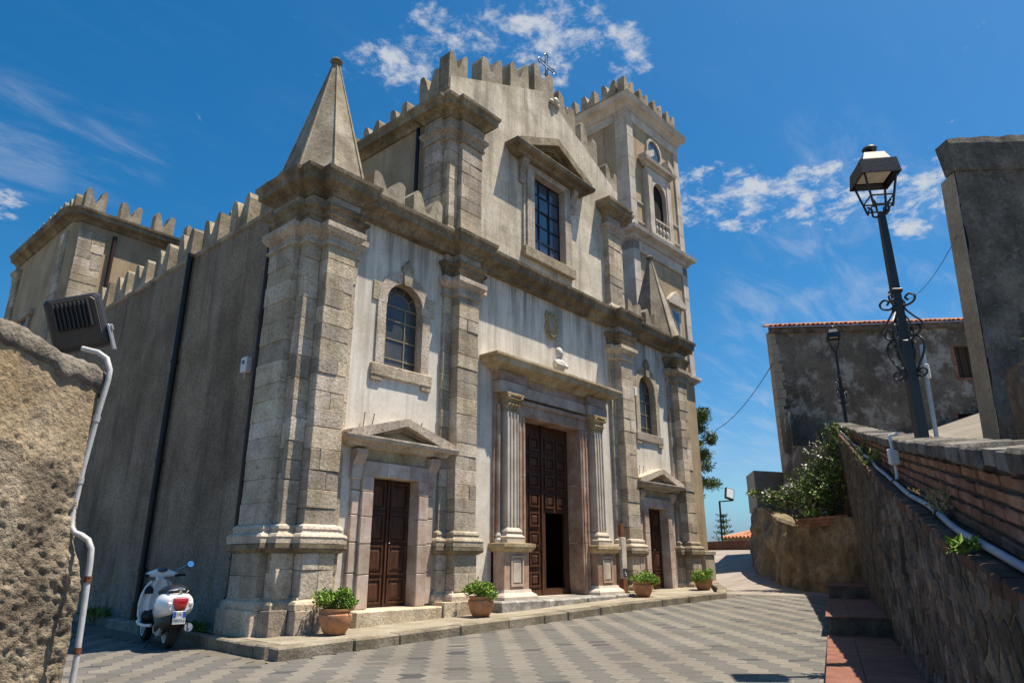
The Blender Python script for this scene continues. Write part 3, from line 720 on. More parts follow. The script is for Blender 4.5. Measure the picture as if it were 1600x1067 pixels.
# ---- transept at the rear left
P_TC = prof_shift(P_UCORN, .15)
tp = [(5.55, 18.2), (5.55, 12.75), (5.72, 12.5), (10.0, 12.5)]
b = MB(); b.prism([(5.55, 18.2), (5.55, 12.75), (5.72, 12.5), (9.6, 12.5), (9.6, 18.2)], 0, 11.6, 'z')
tr = tag(b.build("transept", MT['ochre'], church, fix=True), "ochre transept block at the rear with corner quoins")
mould(tr, "cornice", tp, P_TC, 'weathered', .9)
blocks_front(tr, 5.70, 6.46, 12.42, 12.6, 6.5, 10.9, .30, 'stone', .5)
blocks_side(tr, 5.48, 5.7, 12.78, 13.4, 5.5, 10.9, .30, 'stone', .3)
blocks_side(tr, 5.48, 5.7, 17.5, 18.2, 5.5, 10.9, .30, 'stone', .3)
mould(tr, "capital", [(5.48, 18.2), (5.48, 17.5)], prof_shift(P_UCAP, .2), 'stone')
for x in (6.0, 7.05, 8.1, 9.15): merlon(tr, (x, 12.6, 11.58), .62, .76, .3, 'y')
for y in (13.2, 14.25, 15.3, 16.35, 17.4): merlon(tr, (5.7, y, 11.58), .62, .72, .3, 'x')
b = MB(); b.box(5.40, 5.56, 14.7, 16.1, 8.6, 8.78); b.box(5.46, 5.56, 14.85, 15.1, 6.6, 8.6); b.box(5.46, 5.56, 15.7, 15.95, 6.6, 8.6)
w = b.build("window_surround", MT['stone'], tr); MB().box(5.50, 5.56, 15.1, 15.7, 6.6, 8.6).build("pane", MT['sideglass'], w)

# ---- rainwater pipes on the flank
def drainpipe(x, y, z0, z1, m, r=.06, label=None, hopper=True):
    p = MB().tube([(x, y, z0), (x, y, z1)], r, 10).build("drainpipe", MT[m], church, smooth=True)
    if label: tag(p, label)
    for z in [z0 + .9 + 2.1 * i for i in range(int((z1 - z0) / 2.1))]:
        MB().tube([(x, y, z - .03), (x, y, z + .03)], r * 1.25, 10).build("clamp", MT[m], p)
    MB().tube([(x, y, z0), (x, y, z0 + .32)], r * 1.35, 10).build("shoe", MT[m], p)
    return p
drainpipe(5.93, 4.62, .15, 7.75, 'pipe_black', .065); d2 = drainpipe(5.93, 1.13, .35, 7.35, 'pipe_brown', .06)
MB().tube([(5.93, 1.13, 7.33), (5.93, 1.12, 7.5), (5.9, 1.0, 7.62), (5.86, .9, 7.7)], .05, 10).build("elbow", MT['pipe_black'], d2, smooth=True)
drainpipe(9.24, .95, 8.0, 11.1, 'pipe_black', .05); drainpipe(6.7, 12.42, 7.0, 11.0, 'pipe_brown', .06)

# ---- arched windows of the side bays
def arch_path(cx, hw, z0, zs, n=10, ry=None):
    ry = ry or hw
    pts = [(cx - hw, z0), (cx - hw, (z0 + zs) / 2), (cx - hw, zs)]
    for i in range(1, n): a = math.pi * (1 - i / n); pts.append((cx + hw * math.cos(a), zs + ry * math.sin(a)))
    return pts + [(cx + hw, zs), (cx + hw, (z0 + zs) / 2), (cx + hw, z0)]
def arched_window(cx):
    inn = arch_path(cx, .47, 4.74, 6.02); out = []
    for (x, z) in inn:
        dx = x - cx
        if z <= 6.02: out.append((cx + math.copysign(.67, dx), z if z > 4.75 else 4.74))
        else: out.append((cx + dx * 1.43, 6.02 + (z - 6.02) * 1.56))
    w = MB().ring(out, inn, -.035, .38, 'y').build("window", MT['stone'], church, fix=True)
    MB().cbox(cx - .80, cx - .44, -.028, .02, 5.98, 6.36, .008).build("frame_ear", MT['stone'], w)
    MB().cbox(cx + .44, cx + .80, -.028, .02, 5.98, 6.36, .008).build("frame_ear", MT['stone'], w)
    MB().cbox(cx - .76, cx + .76, -.06, .35, 4.50, 4.735, .015, .006).build("sill", MT['stone'], w)
    for sx in (-1, 1): MB().cbox(cx + sx * .62 - .13, cx + sx * .62 + .13, -.05, .03, 4.40, 4.5, .01).build("sill_foot", MT['stone'], w)
    k = MB(); k.prism([(cx - .09, 6.45), (cx + .09, 6.45), (cx + .13, 6.86), (cx + .05, 6.90), (cx, 7.02), (cx - .05, 6.90), (cx - .13, 6.86)], -.09, .02, 'y')
    k.ball((cx, -.06, 6.92), .06, 8, 6); k.ball((cx - .09, -.06, 6.80), .05, 8, 6); k.ball((cx + .09, -.06, 6.80), .05, 8, 6)
    k.build("keystone", MT['parapet'], w, fix=True)
    g = .022
    xs = [-.47, -.32, .16, .47]; zs = [4.74, 4.95, 5.35, 5.74, 6.03]
    for i in range(3):
        for j in range(4):
            t = RNG.uniform(-.006, .006)
            MB().add([(cx + xs[i] + g/2, .17 + t, zs[j] + g/2), (cx + xs[i+1] - g/2, .17 - t, zs[j] + g/2), (cx + xs[i+1] - g/2, .17 - t * .4, zs[j+1] - g/2), (cx + xs[i] + g/2, .17 + t, zs[j+1] - g/2)], [(0, 1, 2, 3)]).build("pane", MT['sideglass'], w)
    for i in range(5):      # fan of panes in the head, round a half-round centre light
        a0 = math.pi * i / 5 + .03; a1 = math.pi * (i + 1) / 5 - .03
        pts = [(cx + .455 * math.cos(a), .17, 6.04 + .46 * math.sin(a)) for a in (a0, (a0 + a1) / 2, a1)] + [(cx + .275 * math.cos(a), .172, 6.04 + .28 * math.sin(a)) for a in (a1, (a0 + a1) / 2, a0)]
        MB().add(pts, [(0, 1, 2, 3, 4, 5)]).build("pane", MT['sideglass'], w)
    MB().add([(cx + .26 * math.cos(math.pi * i / 8), .171, 6.045 + .265 * math.sin(math.pi * i / 8)) for i in range(9)], [tuple(range(9))]).build("pane", MT['sideglass'], w)
    c = MB()
    for x in xs[1:3]: c.box(cx + x - g/2, cx + x + g/2, .15, .185, 4.74, 6.03)
    for z in zs[1:]: c.box(cx - .47, cx + .47, .152, .183, z - g/2, z + g/2)
    for i in range(1, 5): a = math.pi * i / 5; c.tube([(cx + .27 * math.cos(a), .165, 6.04 + .275 * math.sin(a)), (cx + .47 * math.cos(a), .165, 6.04 + .475 * math.sin(a))], .01, 4)
    c.tube([(cx + .27 * math.cos(math.pi * i / 10), .165, 6.04 + .275 * math.sin(math.pi * i / 10)) for i in range(11)], .01, 4)
    c.build("glazing_bars", MT['lead'], w)
    MB().box(cx - .46, cx + .46, .30, .40, 4.7, 6.5).build("dark_lining", MT['dark'], w)
arched_window(8.30); arched_window(mx(8.30))

# ---- upper window with pediment
def pediment(par, cx, half, z0, z1, apex, proj, m, tymp, raking=.2):
    """horizontal cornice z0..z1, raking cornices to apex, tympanum set back"""
    b = MB(); P = [(-.02, z0), (proj * .45, z0 + .03), (proj * .55, z0 + (z1 - z0) * .45), (proj * .92, z0 + (z1 - z0) * .55), (proj, z1 - .03), (proj, z1), (-.02, z1)]
    x0 = cx - half + proj * .6; x1 = cx + half - proj * .6
    b.sweep([(x0, .01), (x0, -.05), (x1, -.05), (x1, .01)], P); o = b.build("pediment", MT[m], par)
    MB().prism([(cx - half * .8, z1 - .01), (cx + half * .8, z1 - .01), (cx, apex - raking)], -.10, .02, 'y').build("tympanum", MT[tymp], o)
    for s in (-1, 1):
        th = raking * .85
        poly = [(cx + s * (half + .02), z1 - .02), (cx + s * (half + .02), z1 + .07), (cx, apex), (cx, apex - th * 1.05), (cx + s * (half - .30), z1 - .02)]
        if s < 0: poly = poly[::-1]
        MB().prism(poly, -proj - .03, .02, 'y').build("raking_cornice", MT[m], o, fix=True)
        poly = [(cx + s * (half - .12), z1 - .002), (cx + s * (half - .40), z1 - .002), (cx, apex - th * 1.75), (cx, apex - th * .9)]
        MB().prism(poly, -proj * .6, .02, 'y').build("raking_moulding", MT[m], o, fix=True)
    return o
uwc = 13.02
w = MB().ring([(12.08, 8.72), (12.08, 11.24), (13.96, 11.24), (13.96, 8.72)], [(12.365, 8.72), (12.365, 10.945), (13.695, 10.945), (13.695, 8.72)], -.10, .3).build("window", MT['stone'], church, fix=True)
tag(w, "tall upper window with stone frame and triangular pediment")
MB().ring([(11.98, 8.72), (11.98, 11.1), (14.06, 11.1), (14.06, 8.72)], [(12.079, 8.72), (12.079, 11.0), (13.961, 11.0), (13.961, 8.72)], -.055, .02).build("outer_frame", MT['stone'], w, fix=True)
MB().cbox(11.95, 14.09, -.13, .3, 8.44, 8.715, .015, .006).build("sill", MT['stone'], w)
for x in (11.93, 14.11):
    k = MB(); k.loft([[(x - .11, y, z), (x + .11, y, z), (x + .11, .02, z), (x - .11, .02, z)] for y, z in ((-.06, 10.45), (-.10, 10.6), (-.07, 10.75), (-.16, 10.95), (-.22, 11.06), (-.22, 11.12))])
    k.build("bracket", MT['stone'], w)
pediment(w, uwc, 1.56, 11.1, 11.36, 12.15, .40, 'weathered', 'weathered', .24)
gx = [12.37, 12.81, 13.25, 13.69]; gzs = [8.74, 9.17, 9.62, 10.07, 10.51, 10.94]
for i in range(3):
    for j in range(5):
        t = RNG.uniform(-.01, .01); t2 = RNG.uniform(-.012, .012); g = .014
        MB().add([(gx[i] + g, .14 + t, gzs[j] + g), (gx[i+1] - g, .14 - t, gzs[j] + g), (gx[i+1] - g, .14 - t + t2, gzs[j+1] - g), (gx[i] + g, .14 + t + t2, gzs[j+1] - g)], [(0, 1, 2, 3)]).build("pane", MT['glass'], w)
c = MB()
for x in gx: c.box(x - .017, x + .017, .105, .165, 8.72, 10.95)
for z in gzs: c.box(12.37, 13.69, .11, .16, z - .017, z + .017)
c.build("glazing_bars", MT['iron'], w)

# ---- side doors
def panel(par, x0, x1, z0, z1, y, d=.03, m='wood'):
    e = min(x1 - x0, z1 - z0) * .2
    b = MB(); b.add([(x0, y, z0), (x1, y, z0), (x1, y, z1), (x0, y, z1), (x0 + e, y - d, z0 + e), (x1 - e, y - d, z0 + e), (x1 - e, y - d, z1 - e), (x0 + e, y - d, z1 - e)],
                    [(0, 1, 5, 4), (1, 2, 6, 5), (2, 3, 7, 6), (3, 0, 4, 7), (4, 5, 6, 7)])
    return b.build("panel", MT[m], par)
def frame_rect(x0, x1, z0, z1, y0, y1, t):
    b = MB(); b.box(x0, x0 + t, y0, y1, z0, z1); b.box(x1 - t, x1, y0, y1, z0, z1); b.box(x0 + t, x1 - t, y0, y1, z0, z0 + t); b.box(x0 + t, x1 - t, y0, y1, z1 - t, z1); return b
def side_door(cx):
    base = pav_z(cx)
    d = MB().box(cx - .54, cx + .54, .14, .20, .44, 2.64).build("door", MT['wood'], church)
    for s in (-1, 1):
        x0, x1 = sorted((cx + s * .012, cx + s * .53))
        for z0, z1 in ((.5, .92), (.98, 1.48), (1.54, 2.04), (2.1, 2.58)):
            frame_rect(x0 + .05, x1 - .05, z0, z1, .112, .14, .035).build("panel_moulding", MT['wood'], d)
            panel(d, x0 + .09, x1 - .09, z0 + .04, z1 - .04, .138, .02)
    MB().box(cx - .02, cx + .02, .105, .14, .46, 2.62).build("meeting_stile", MT['wood'], d)
    MB().ball((cx + .06, .10, 1.5), .03, 8, 6).build("handle", MT['iron'], d)
    s = tag(MB().cbox(cx - .96, cx + .96, -.40, .24, base - .1, .44, .02, .008).build("threshold", MT['stone'], church), None)
    f = MB().box(cx - .80, cx - .79, -.02, .01, .45, 2.7).build("door_surround", MT['pinkmarble'], church)
    for sx in (-1, 1):
        z = .44
        for hh in (.55, .5, .45, .42, .28):
            x0, x1 = sorted((cx + sx * .529, cx + sx * .775)); MB().cbox(x0, x1, -.13, .235, z + .002, z + hh - .002, .012, .003).build("jamb_stone", MT['pinkmarble'], f)
            x0, x1 = sorted((cx + sx * .778, cx + sx * .95)); o = MB().cbox(x0, x1, -.075, .02, z + .03, z + hh + .02, .012, .003).build("outer_jamb_stone", MT['pinkmarble'], f); z += hh
        x0, x1 = sorted((cx + sx * .76, cx + sx * .99))
        MB().loft([[(x0, y, zz), (x1, y, zz), (x1, .02, zz), (x0, .02, zz)] for y, zz in ((-.09, 2.56), (-.10, 2.60), (-.09, 2.62), (-.10, 2.82), (-.17, 2.94), (-.20, 3.0), (-.20, 3.08))]).build("bracket", MT['pinkmarble'], f)
    for a, c2 in ((-.76, -.25), (-.246, .3), (.304, .76)): MB().cbox(cx + a, cx + c2, -.13, .235, 2.634, 2.90, .012, .003).build("lintel_stone", MT['pinkmarble'], f)
    MB().cbox(cx - .76, cx + .76, -.07, .02, 2.905, 3.12, .01).build("frieze", MT['yellowstone'], f)
    pediment(f, cx, 1.22, 3.10, 3.30, 3.72, .32, 'stone', 'yellowstone', .16)
    sc = MB()
    for x, lean in ((cx - .62, .05), (cx + .55, .04), (cx - .8, .02)): sc.tube([(x, -.05, 3.45), (x + lean, -.06, 3.75)], .008, 5); sc.ball((x + lean, -.06, 3.75), .015, 6, 4)
    sc.build("iron_pins", MT['iron'], f)
side_door(8.245); side_door(mx(8.245))
# low stone course under the plaster between pilasters
for a, c2 in ((7.1, 7.25), (9.3, 9.31), (mx(7.25), mx(7.1))):
    if c2 - a > .1: MB().cbox(a, c2, -.2, .02, pav_z(a) - .1, .46, .015).build("plinth_stone", MT['stone'], church)

# ---- main portal
pt = tag(MB().box(11.0, 11.05, -.02, .01, .5, 4.7).build("portal", MT['redmarble'], church), "red and white marble portal with fluted pilasters and heavy cornice")
DC = 12.93
dr = MB(); wall_holes(dr, 11.86, 14.0, .47, 4.34, .26, .32, [(13.08, 13.82, .62, 2.30)]); door = tag(dr.build("door", MT['wood'], church), "tall brown coffered double door with its wicket standing open")
for k in range(8):
    zz = .62 + .435 * k
    for x0 in (11.98, 12.46, 13.05, 13.50):
        if x0 > DC and zz < 2.3: continue
        frame_rect(x0, x0 + .37, zz + .04, zz + .37, .225, .26, .045).build("panel_moulding", MT['wood'], door); panel(door, x0 + .06, x0 + .31, zz + .10, zz + .31, .259, .035)
MB().box(DC - .03, DC + .03, .215, .27, .48, 4.33).build("meeting_stile", MT['wood'], door); MB().box(11.87, 13.99, .23, .265, .48, .60).build("kick_board", MT['wood'], door)
MB().box(13.03, 13.08, .36, 1.05, .63, 2.28).build("open_wicket", MT['wood'], door)
MB().tube([(12.83, .26, 1.45), (12.83, .20, 1.47), (12.83, .20, 1.6), (12.83, .26, 1.62)], .012, 6).build("handle", MT['iron'], door)
for sx in (-1, 1):      # red jambs
    z = .47
    for hh in (1.15, 1.35, 1.37):
        x0, x1 = sorted((DC + sx * 1.064, DC + sx * 1.37)); MB().cbox(x0, x1, -.16, .30, z + .002, z + hh - .002, .012).build("jamb_stone", MT['redmarble'], pt)
        z += hh
    for q in (1.12, 1.26): 
        x0, x1 = sorted((DC + sx * q, DC + sx * (q + .05))); MB().cbox(x0, x1, -.185, -.15, .5, 4.32, .01).build("jamb_bead", MT['redmarble'], pt)
    x0, x1 = sorted((AX + sx * 1.31, AX + sx * 2.08)); MB().box(x0, x1, -.06, .015, .5, 4.76).build("backing_slab", MT['redmarble'], pt)
    xo = AX + sx * 1.97; MB().tube([(xo, -.09, 1.75), (xo, -.09, 4.5)], .05, 10).build("slender_shaft", MT['redmarble'], pt, smooth=True)
    MB().lathe([(.09, 1.56), (.09, 1.64), (.06, 1.68), (.075, 1.72), (.05, 1.78)], (xo, -.09, 0), 10).build("shaft_base", MT['whitemarble'], pt)
    cx = AX + sx * 1.68
    p = MB().box(cx - .18, cx + .18, -.24, -.05, 1.86, 4.36).build("column", MT['whitemarble'], pt)
    for k in range(4):
        xx = cx - .165 + .33 * k / 3; MB().cbox(xx - .022, xx + .022, -.262, -.235, 1.92, 4.32, .008).build("flute_ridge", MT['whitemarble'], p)
    MB().sweep([(cx - .18, -.05), (cx - .18, -.24), (cx + .18, -.24), (cx + .18, -.05)], [(-.02, 1.57), (.10, 1.57), (.10, 1.66), (.11, 1.69), (.07, 1.73), (.045, 1.76), (.07, 1.80), (.05, 1.84), (.01, 1.88), (-.02, 1.88)]).build("column_base", MT['whitemarble'], p)
    c = MB(); c.loft([[(cx - w2, -.24 - d, z), (cx + w2, -.24 - d, z), (cx + w2, -.05, z), (cx - w2, -.05, z)] for w2, d, z in ((.18, .0, 4.34), (.20, .02, 4.37), (.18, .0, 4.39), (.19, .01, 4.52), (.25, .07, 4.68), (.29, .11, 4.71), (.29, .11, 4.76))])
    for lv, zz, dd in ((4, 4.40, .03), (5, 4.53, .07)):
        for k in range(lv):
            xx = cx - .17 + .34 * k / (lv - 1); c.loft([[(xx - q, -.25 - e, z), (xx + q, -.25 - e, z), (xx + q, -.22 - e * .5, z), (xx - q, -.22 - e * .5, z)] for q, e, z in ((.04, 0, zz), (.048, .015, zz + .06), (.045, .045 + dd * .4, zz + .115), (.025, .06 + dd * .4, zz + .10))])
    for xx in (cx - .22, cx + .22): c.ball((xx, -.31, 4.66), .055, 8, 6)
    c.build("capital", MT['yellowstone'], p)
    q = MB().cbox(cx - .40, cx + .40, -.36, .01, .62, 1.40, .012).build("column_pedestal", MT['redmarble'], pt)
    frame_rect(cx - .20, cx + .20, .72, 1.32, -.385, -.355, .045).build("panel_frame", MT['pinkmarble'], q); MB().cbox(cx - .13, cx + .13, -.375, -.35, .79, 1.25, .01).build("panel", MT['whitemarble'], q)
    MB().sweep([(cx - .40, .0), (cx - .40, -.36), (cx + .40, -.36), (cx + .40, .0)], [(-.02, 1.38), (.03, 1.40), (.09, 1.46), (.10, 1.49), (.10, 1.56), (-.02, 1.57)]).build("pedestal_cap", MT['yellowstone'], q)
    MB().sweep([(cx - .40, .0), (cx - .40, -.36), (cx + .40, -.36), (cx + .40, .0)], [(-.02, .44), (.13, .44), (.13, .52), (.10, .56), (.04, .60), (.02, .66), (-.02, .66)]).build("pedestal_base", MT['whitemarble'], q)
for a, c2 in ((-1.37, -.38), (-.376, .42), (.424, 1.24)): MB().cbox(AX + a, AX + c2, -.16, .30, 4.334, 4.66, .012).build("lintel_stone", MT['redmarble'], pt)
MB().cbox(AX - 1.33, AX + 1.22, -.20, -.15, 4.60, 4.70, .012).build("lintel_bead", MT['redmarble'], pt)
for a, c2 in ((-2.1, -1.2), (-1.196, -.4), (-.396, .45), (.454, 1.25), (1.254, 2.1)):
    e = abs(a) > 2 or c2 > 2
    MB().cbox(AX + a, AX + c2, -.27 if e else -.17, .01, 4.765, 5.02, .012).build("architrave_stone", MT['pinkmarble'], pt)
    MB().cbox(AX + a, AX + c2, -.25 if e else -.14, .01, 5.024, 5.24, .012).build("frieze_stone", MT['redmarble'], pt)
mould(pt, "cornice", [(AX - 2.12, .0), (AX - 2.12, -.14), (AX + 2.12, -.14), (AX + 2.12, .0)], [(-.02, 5.2), (.06, 5.22), (.09, 5.28), (.22, 5.33), (.34, 5.35), (.36, 5.45), (.40, 5.48), (.40, 5.53), (-.14, 5.58)], 'yellowstone', .7)
for a, c2, zz in ((10.42, 11.9, .32), (11.9, 13.3, .36), (13.3, 14.5, .38), (14.5, 15.5, .40)):
    MB().cbox(a + .004, c2 - .004, -.72 + RNG.uniform(-.03, .03), .28, pav_z(a) - .15, .462, .025, .012).build("step_stone", MT['greystone'], pt)
# carved crest above
b = MB(); pts = [(.0, .37), (.10, .33), (.20, .36), (.24, .22), (.20, .05), (.26, -.10), (.20, -.26), (.10, -.34), (0, -.40)]
poly = [(13.07 + x, 6.88 + z) for x, z in pts] + [(13.07 - x, 6.88 + z) for x, z in pts[-2:0:-1]]
b.prism(poly, -.05, .01, 'y'); cr = b.build("carved_crest", MT['yellowstone'], church, fix=True)
b = MB()
for k in range(18):
    a = 2 * math.pi * k / 18; b.ball((13.07 + .19 * math.cos(a), -.06, 6.88 + .30 * math.sin(a)), .035, 6, 5)
b.build("scroll_border", MT['yellowstone'], cr)
MB().ball((13.07, -.04, 6.88), .15, 10, 8, (.75, .35, 1.35)).build("oval_shield", MT['pinkmarble'], cr, smooth=True)
# iron cross on the gable
cr = tag(MB().tube([(AX + .35, .2, gz(AX) + .5), (AX + .35, .2, gz(AX) + 1.05)], .02, 6).build("gable_cross", MT['iron'], church), "open wrought iron cross on the gable top")
b = MB(); ccx = AX + .36; ccz = gz(AX) + 1.22; arm = .42; w2 = .05
def cross_outline(arm, w, fl):
    o = []
    for k in range(4):
        a = k * math.pi / 2
        for x, y in ((w, w), (arm - .1, w), (arm - .08, fl), (arm, .03), (arm, -.03), (arm - .08, -fl), (arm - .1, -w)):
            o.append((x * math.cos(a) - y * math.sin(a), x * math.sin(a) + y * math.cos(a)))
    return o
out = cross_outline(arm, w2, .10); P3 = []
for x, y in out: P3.append((ccx + x * .93, .2 - x * .0, ccz + y))
# outlines run a quarter turn at a time, so order the points by arm
order = []
for k in range(4): order += P3[k*7 + 1:k*7 + 7][::-1] + [P3[k*7]] if False else P3[k*7 + 6:k*7:-1] + [P3[k*7]] if False else []
P4 = []
for k in range(4):
    seg = P3[k*7:k*7 + 7]; P4 += [seg[6], seg[5], seg[4], seg[3], seg[2], seg[1], seg[0]]
b.tube(P4 + [P4[0]], .014, 5); b.tube([(ccx, .2, ccz - arm), (ccx, .2, gz(AX) + .9)], .018, 6)
for k in range(4):
    a = math.pi / 4 + k * math.pi / 2; b.tube([(ccx + .05 * math.cos(a), .2, ccz + .05 * math.sin(a)), (ccx + .17 * math.cos(a), .2, ccz + .17 * math.sin(a))], .008, 4)
b.build("cross_outline", MT['iron'], cr)
# small cherub head carved below the cross
b = MB(); b.ball((13.42, -.06, gz(AX) - .12), .11, 10, 7, (1, .8, 1.1)); b.ball((13.30, -.04, gz(AX) - .18), .09, 8, 6, (1.3, .5, .8)); b.ball((13.54, -.04, gz(AX) - .18), .09, 8, 6, (1.3, .5, .8))
b.build("carved_head", MT['whitemarble'], church, smooth=True)

# ---- bust on the portal cornice
bust = thing("bust", "white marble bust of a hooded figure standing on the portal cornice", "bust", (12.95, -.33, 5.56))
def ring_ell(c, rx, ry, z, n=14): return [(c[0] + rx * math.cos(2*math.pi*i/n), c[1] + ry * math.sin(2*math.pi*i/n), z) for i in range(n)]
cx, cy = 12.95, -.33
b = MB(); b.loft([ring_ell((cx + ox, cy + oy), rx, ry, 5.56 + z) for ox, oy, rx, ry, z in ((0, 0, .10, .09, 0), (0, 0, .11, .10, .03), (0, 0, .17, .12, .08), (0, -.01, .205, .135, .16), (0, -.01, .21, .13, .24), (0, 0, .18, .11, .30), (0, 0, .09, .08, .335), (0, -.005, .07, .07, .37))])
b.build("torso", MT['bust'], bust, smooth='all')
b = MB(); b.loft([ring_ell((cx, cy + oy), rx, ry, 5.56 + z) for oy, rx, ry, z in ((-.005, .06, .06, .36), (-.02, .075, .085, .40), (-.02, .088, .10, .46), (-.015, .09, .10, .52), (-.01, .084, .095, .565), (0, .066, .075, .615), (.005, .03, .035, .645))])
b.prism([(cx - .015, 6.05), (cx + .015, 6.05), (cx, 6.0)], cy - .14, cy - .09, 'y'); b.ball((cx - .035, cy - .10, 6.06), .016, 6, 5); b.ball((cx + .035, cy - .10, 6.06), .016, 6, 5); b.ball((cx, cy - .105, 5.975), .022, 6, 4, (1.4, .6, .5))
b.build("head", MT['bust'], bust, smooth=True)
b = MB()
for s in (-1, 1): b.tube([(cx + s * .19, cy - .02, 5.82), (cx + s * .18, cy - .10, 5.72), (cx + s * .05, cy - .15, 5.70)], [.055, .05, .035], 8)
b.build("folded_arms", MT['bust'], bust, smooth=True)

# ------------------------------------------------------------------ bell tower (own frame: x along its front, y into it)
TS = 1.113
tw = thing("bell_tower", "square ochre bell tower with pale corner strips, clock opening and battlements", "tower", (18.2 * TS, -10 + 10.42 * TS, 1.2 - .9 * TS), rad(-2.5), local=True); tw.scale = (TS, TS, TS)
ZT = -.3
def tz(z): return z + ZT
W = 3.5
b = MB(); b.box(.06, W - .06, .06, 3.4, tz(-.1), tz(16.5)); b.build("tower_wall", MT['ochre'], tw)
def strip(x0, x1, y0, y1, z0, z1, name="corner_strip", h=.9):
    z = z0; p = MB().box(x0 + .01, x1 - .01, y0 + .012, y1 - .005, tz(z0), tz(z1)).build(name, MT['towerstone'], tw)
    while z < z1 - .05:
        hh = min(h * RNG.uniform(.8, 1.2), z1 - z); hh = z1 - z if z1 - z - hh < .3 else hh
        MB().cbox(x0, x1, y0, y1, tz(z + .003), tz(z + hh - .003), .01).build("stone_block", MT['towerstone'], p); z += hh
for z0, z1 in ((11.9, 16.1), (7.3, 11.4)):
    strip(0, .38, 0, .5, z0, z1); strip(W - .34, W, 0, .5, z0, z1); strip(0, .36, 2.9, 3.4, z0, z1)
for z0, z1 in ((16.1, 16.5), (11.05, 11.45)):
    MB().cbox(0, W, 0, .5, tz(z0), tz(z1), .01).build("top_band", MT['towerstone'], tw); MB().cbox(0, .3, .51, 3.4, tz(z0), tz(z1), .01).build("top_band", MT['towerstone'], tw)
MB().cbox(.0, W - .0, -.01, .4, tz(7.02), tz(7.28), .01).build("string_band", MT['towerstone'], tw)
def tcorn(name, prof): MB().sweep([(0, 3.4), (0, 0), (W, 0), (W, 3.4)], [(d, tz(z)) for d, z in prof]).build(name, MT['towerstone'], tw)
tcorn("top_cornice", [(-.1, 16.45), (.04, 16.47), (.07, 16.6), (.14, 16.68), (.24, 16.74), (.26, 16.86), (.30, 16.95), (-.1, 17.0)])
tcorn("middle_cornice", [(-.1, 11.42), (.05, 11.44), (.10, 11.55), (.22, 11.62), (.26, 11.66), (.28, 11.78), (-.1, 11.84)])
tcorn("lower_ledge", [(-.1, 7.06), (.06, 7.08), (.10, 7.14), (.14, 7.17), (.14, 7.26), (-.1, 7.29)])
b = MB(); b.box(-.02, W + .02, -.02, .3, tz(16.98), tz(17.28)); b.box(-.02, .3, .31, 3.4, tz(16.98), tz(17.28)); b.box(W - .3, W + .02, .31, 3.4, tz(16.98), tz(17.28)); b.box(-.02, W + .02, 3.4, 3.6, tz(16.98), tz(17.28))
b.build("parapet", MT['parapet'], tw)
for x in (.32, 1.27, 2.23, 3.18): merlon(tw, (x, .14, tz(17.25)), .60, .62, .30, 'y')
for y in (.68, 1.6, 2.5, 3.3): merlon(tw, (.14, y, tz(17.25)), .60, .62, .30, 'x')
for y in (1.0, 2.2, 3.2): merlon(tw, (W - .14, y, tz(17.25)), .60, .60, .28, 'x')
# framed panels of the left face
MB().cbox(0, .08, 1.0, 1.01, tz(12), tz(16.1), .002).build("panel_edge", MT['towerstone'], tw)
# oculus
c = (1.72, 15.42)
def circ(r, rz, n=28): return [(c[0] + r * math.cos(2*math.pi*i/n), c[1] + rz * math.sin(2*math.pi*i/n) + ZT) for i in range(n + 1)]
oc = MB().ring(circ(.50, .58), circ(.41, .48), -.03, .2).build("clock_opening", MT['towerstone'], tw, fix=True)
MB().add([(p[0], .03, p[1]) for p in circ(.42, .49)[:-1]], [tuple(range(28))[::-1]]).build("glass_disc", MT['glass'], oc)
MB().tube([(c[0], .02, c[1] + ZT), (c[0] + .12, .02, c[1] + ZT + .28)], .012, 5).build("clock_hand", MT['iron'], oc)
# belfry opening
bc = 1.72
inn = [(x, z + ZT) for x, z in arch_path(bc, .42, 12.0, 13.62, 12, .46)]; out = [(bc + math.copysign(.78, x - bc) if abs(x - bc) > .35 else x * 1.0, z) for x, z in inn]
out = []
for x, z in inn:
    if z <= 13.62 + ZT: out.append((bc + math.copysign(.78, x - bc), z))
    else:
        t = math.atan2(z - 13.62 - ZT, x - bc); k = max(abs(math.cos(t)) / .78, abs(math.sin(t)) / .88); out.append((bc + math.cos(t) / k, 13.62 + ZT + math.sin(t) / k))
bf = MB().ring(out, inn, -.12, .25).build("belfry_opening", MT['towerstone'], tw, fix=True)
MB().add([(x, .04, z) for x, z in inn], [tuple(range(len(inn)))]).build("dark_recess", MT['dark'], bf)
MB().cbox(bc - .72, bc + .72, -.16, .03, tz(11.84), tz(11.98), .01).build("balustrade_base", MT['towerstone'], bf)
MB().cbox(bc - .46, bc + .46, -.17, -.04, tz(12.46), tz(12.56), .01).build("balustrade_rail", MT['towerstone'], bf)
for k in range(4):
    MB().lathe([(.05, tz(11.97)), (.05, tz(12.02)), (.035, tz(12.05)), (.075, tz(12.18)), (.06, tz(12.26)), (.03, tz(12.34)), (.05, tz(12.42)), (.05, tz(12.47))], (bc - .33 + .22 * k, -.10, 0), 10).build("baluster", MT['whitemarble'], bf, smooth=True)
for s in (-1, 1): MB().cbox(bc + s * .62 - .14, bc + s * .62 + .14, -.15, -.11, tz(11.9), tz(14.4), .01).build("pilaster_strip", MT['towerstone'], bf)
bp = MB().sweep([(bc - .82, .02), (bc - .82, -.10), (bc + .82, -.10), (bc + .82, .02)], [(-.02, tz(14.52)), (.04, tz(14.54)), (.08, tz(14.62)), (.18, tz(14.66)), (.20, tz(14.78)), (-.02, tz(14.8))]).build("broken_pediment", MT['towerstone'], tw)
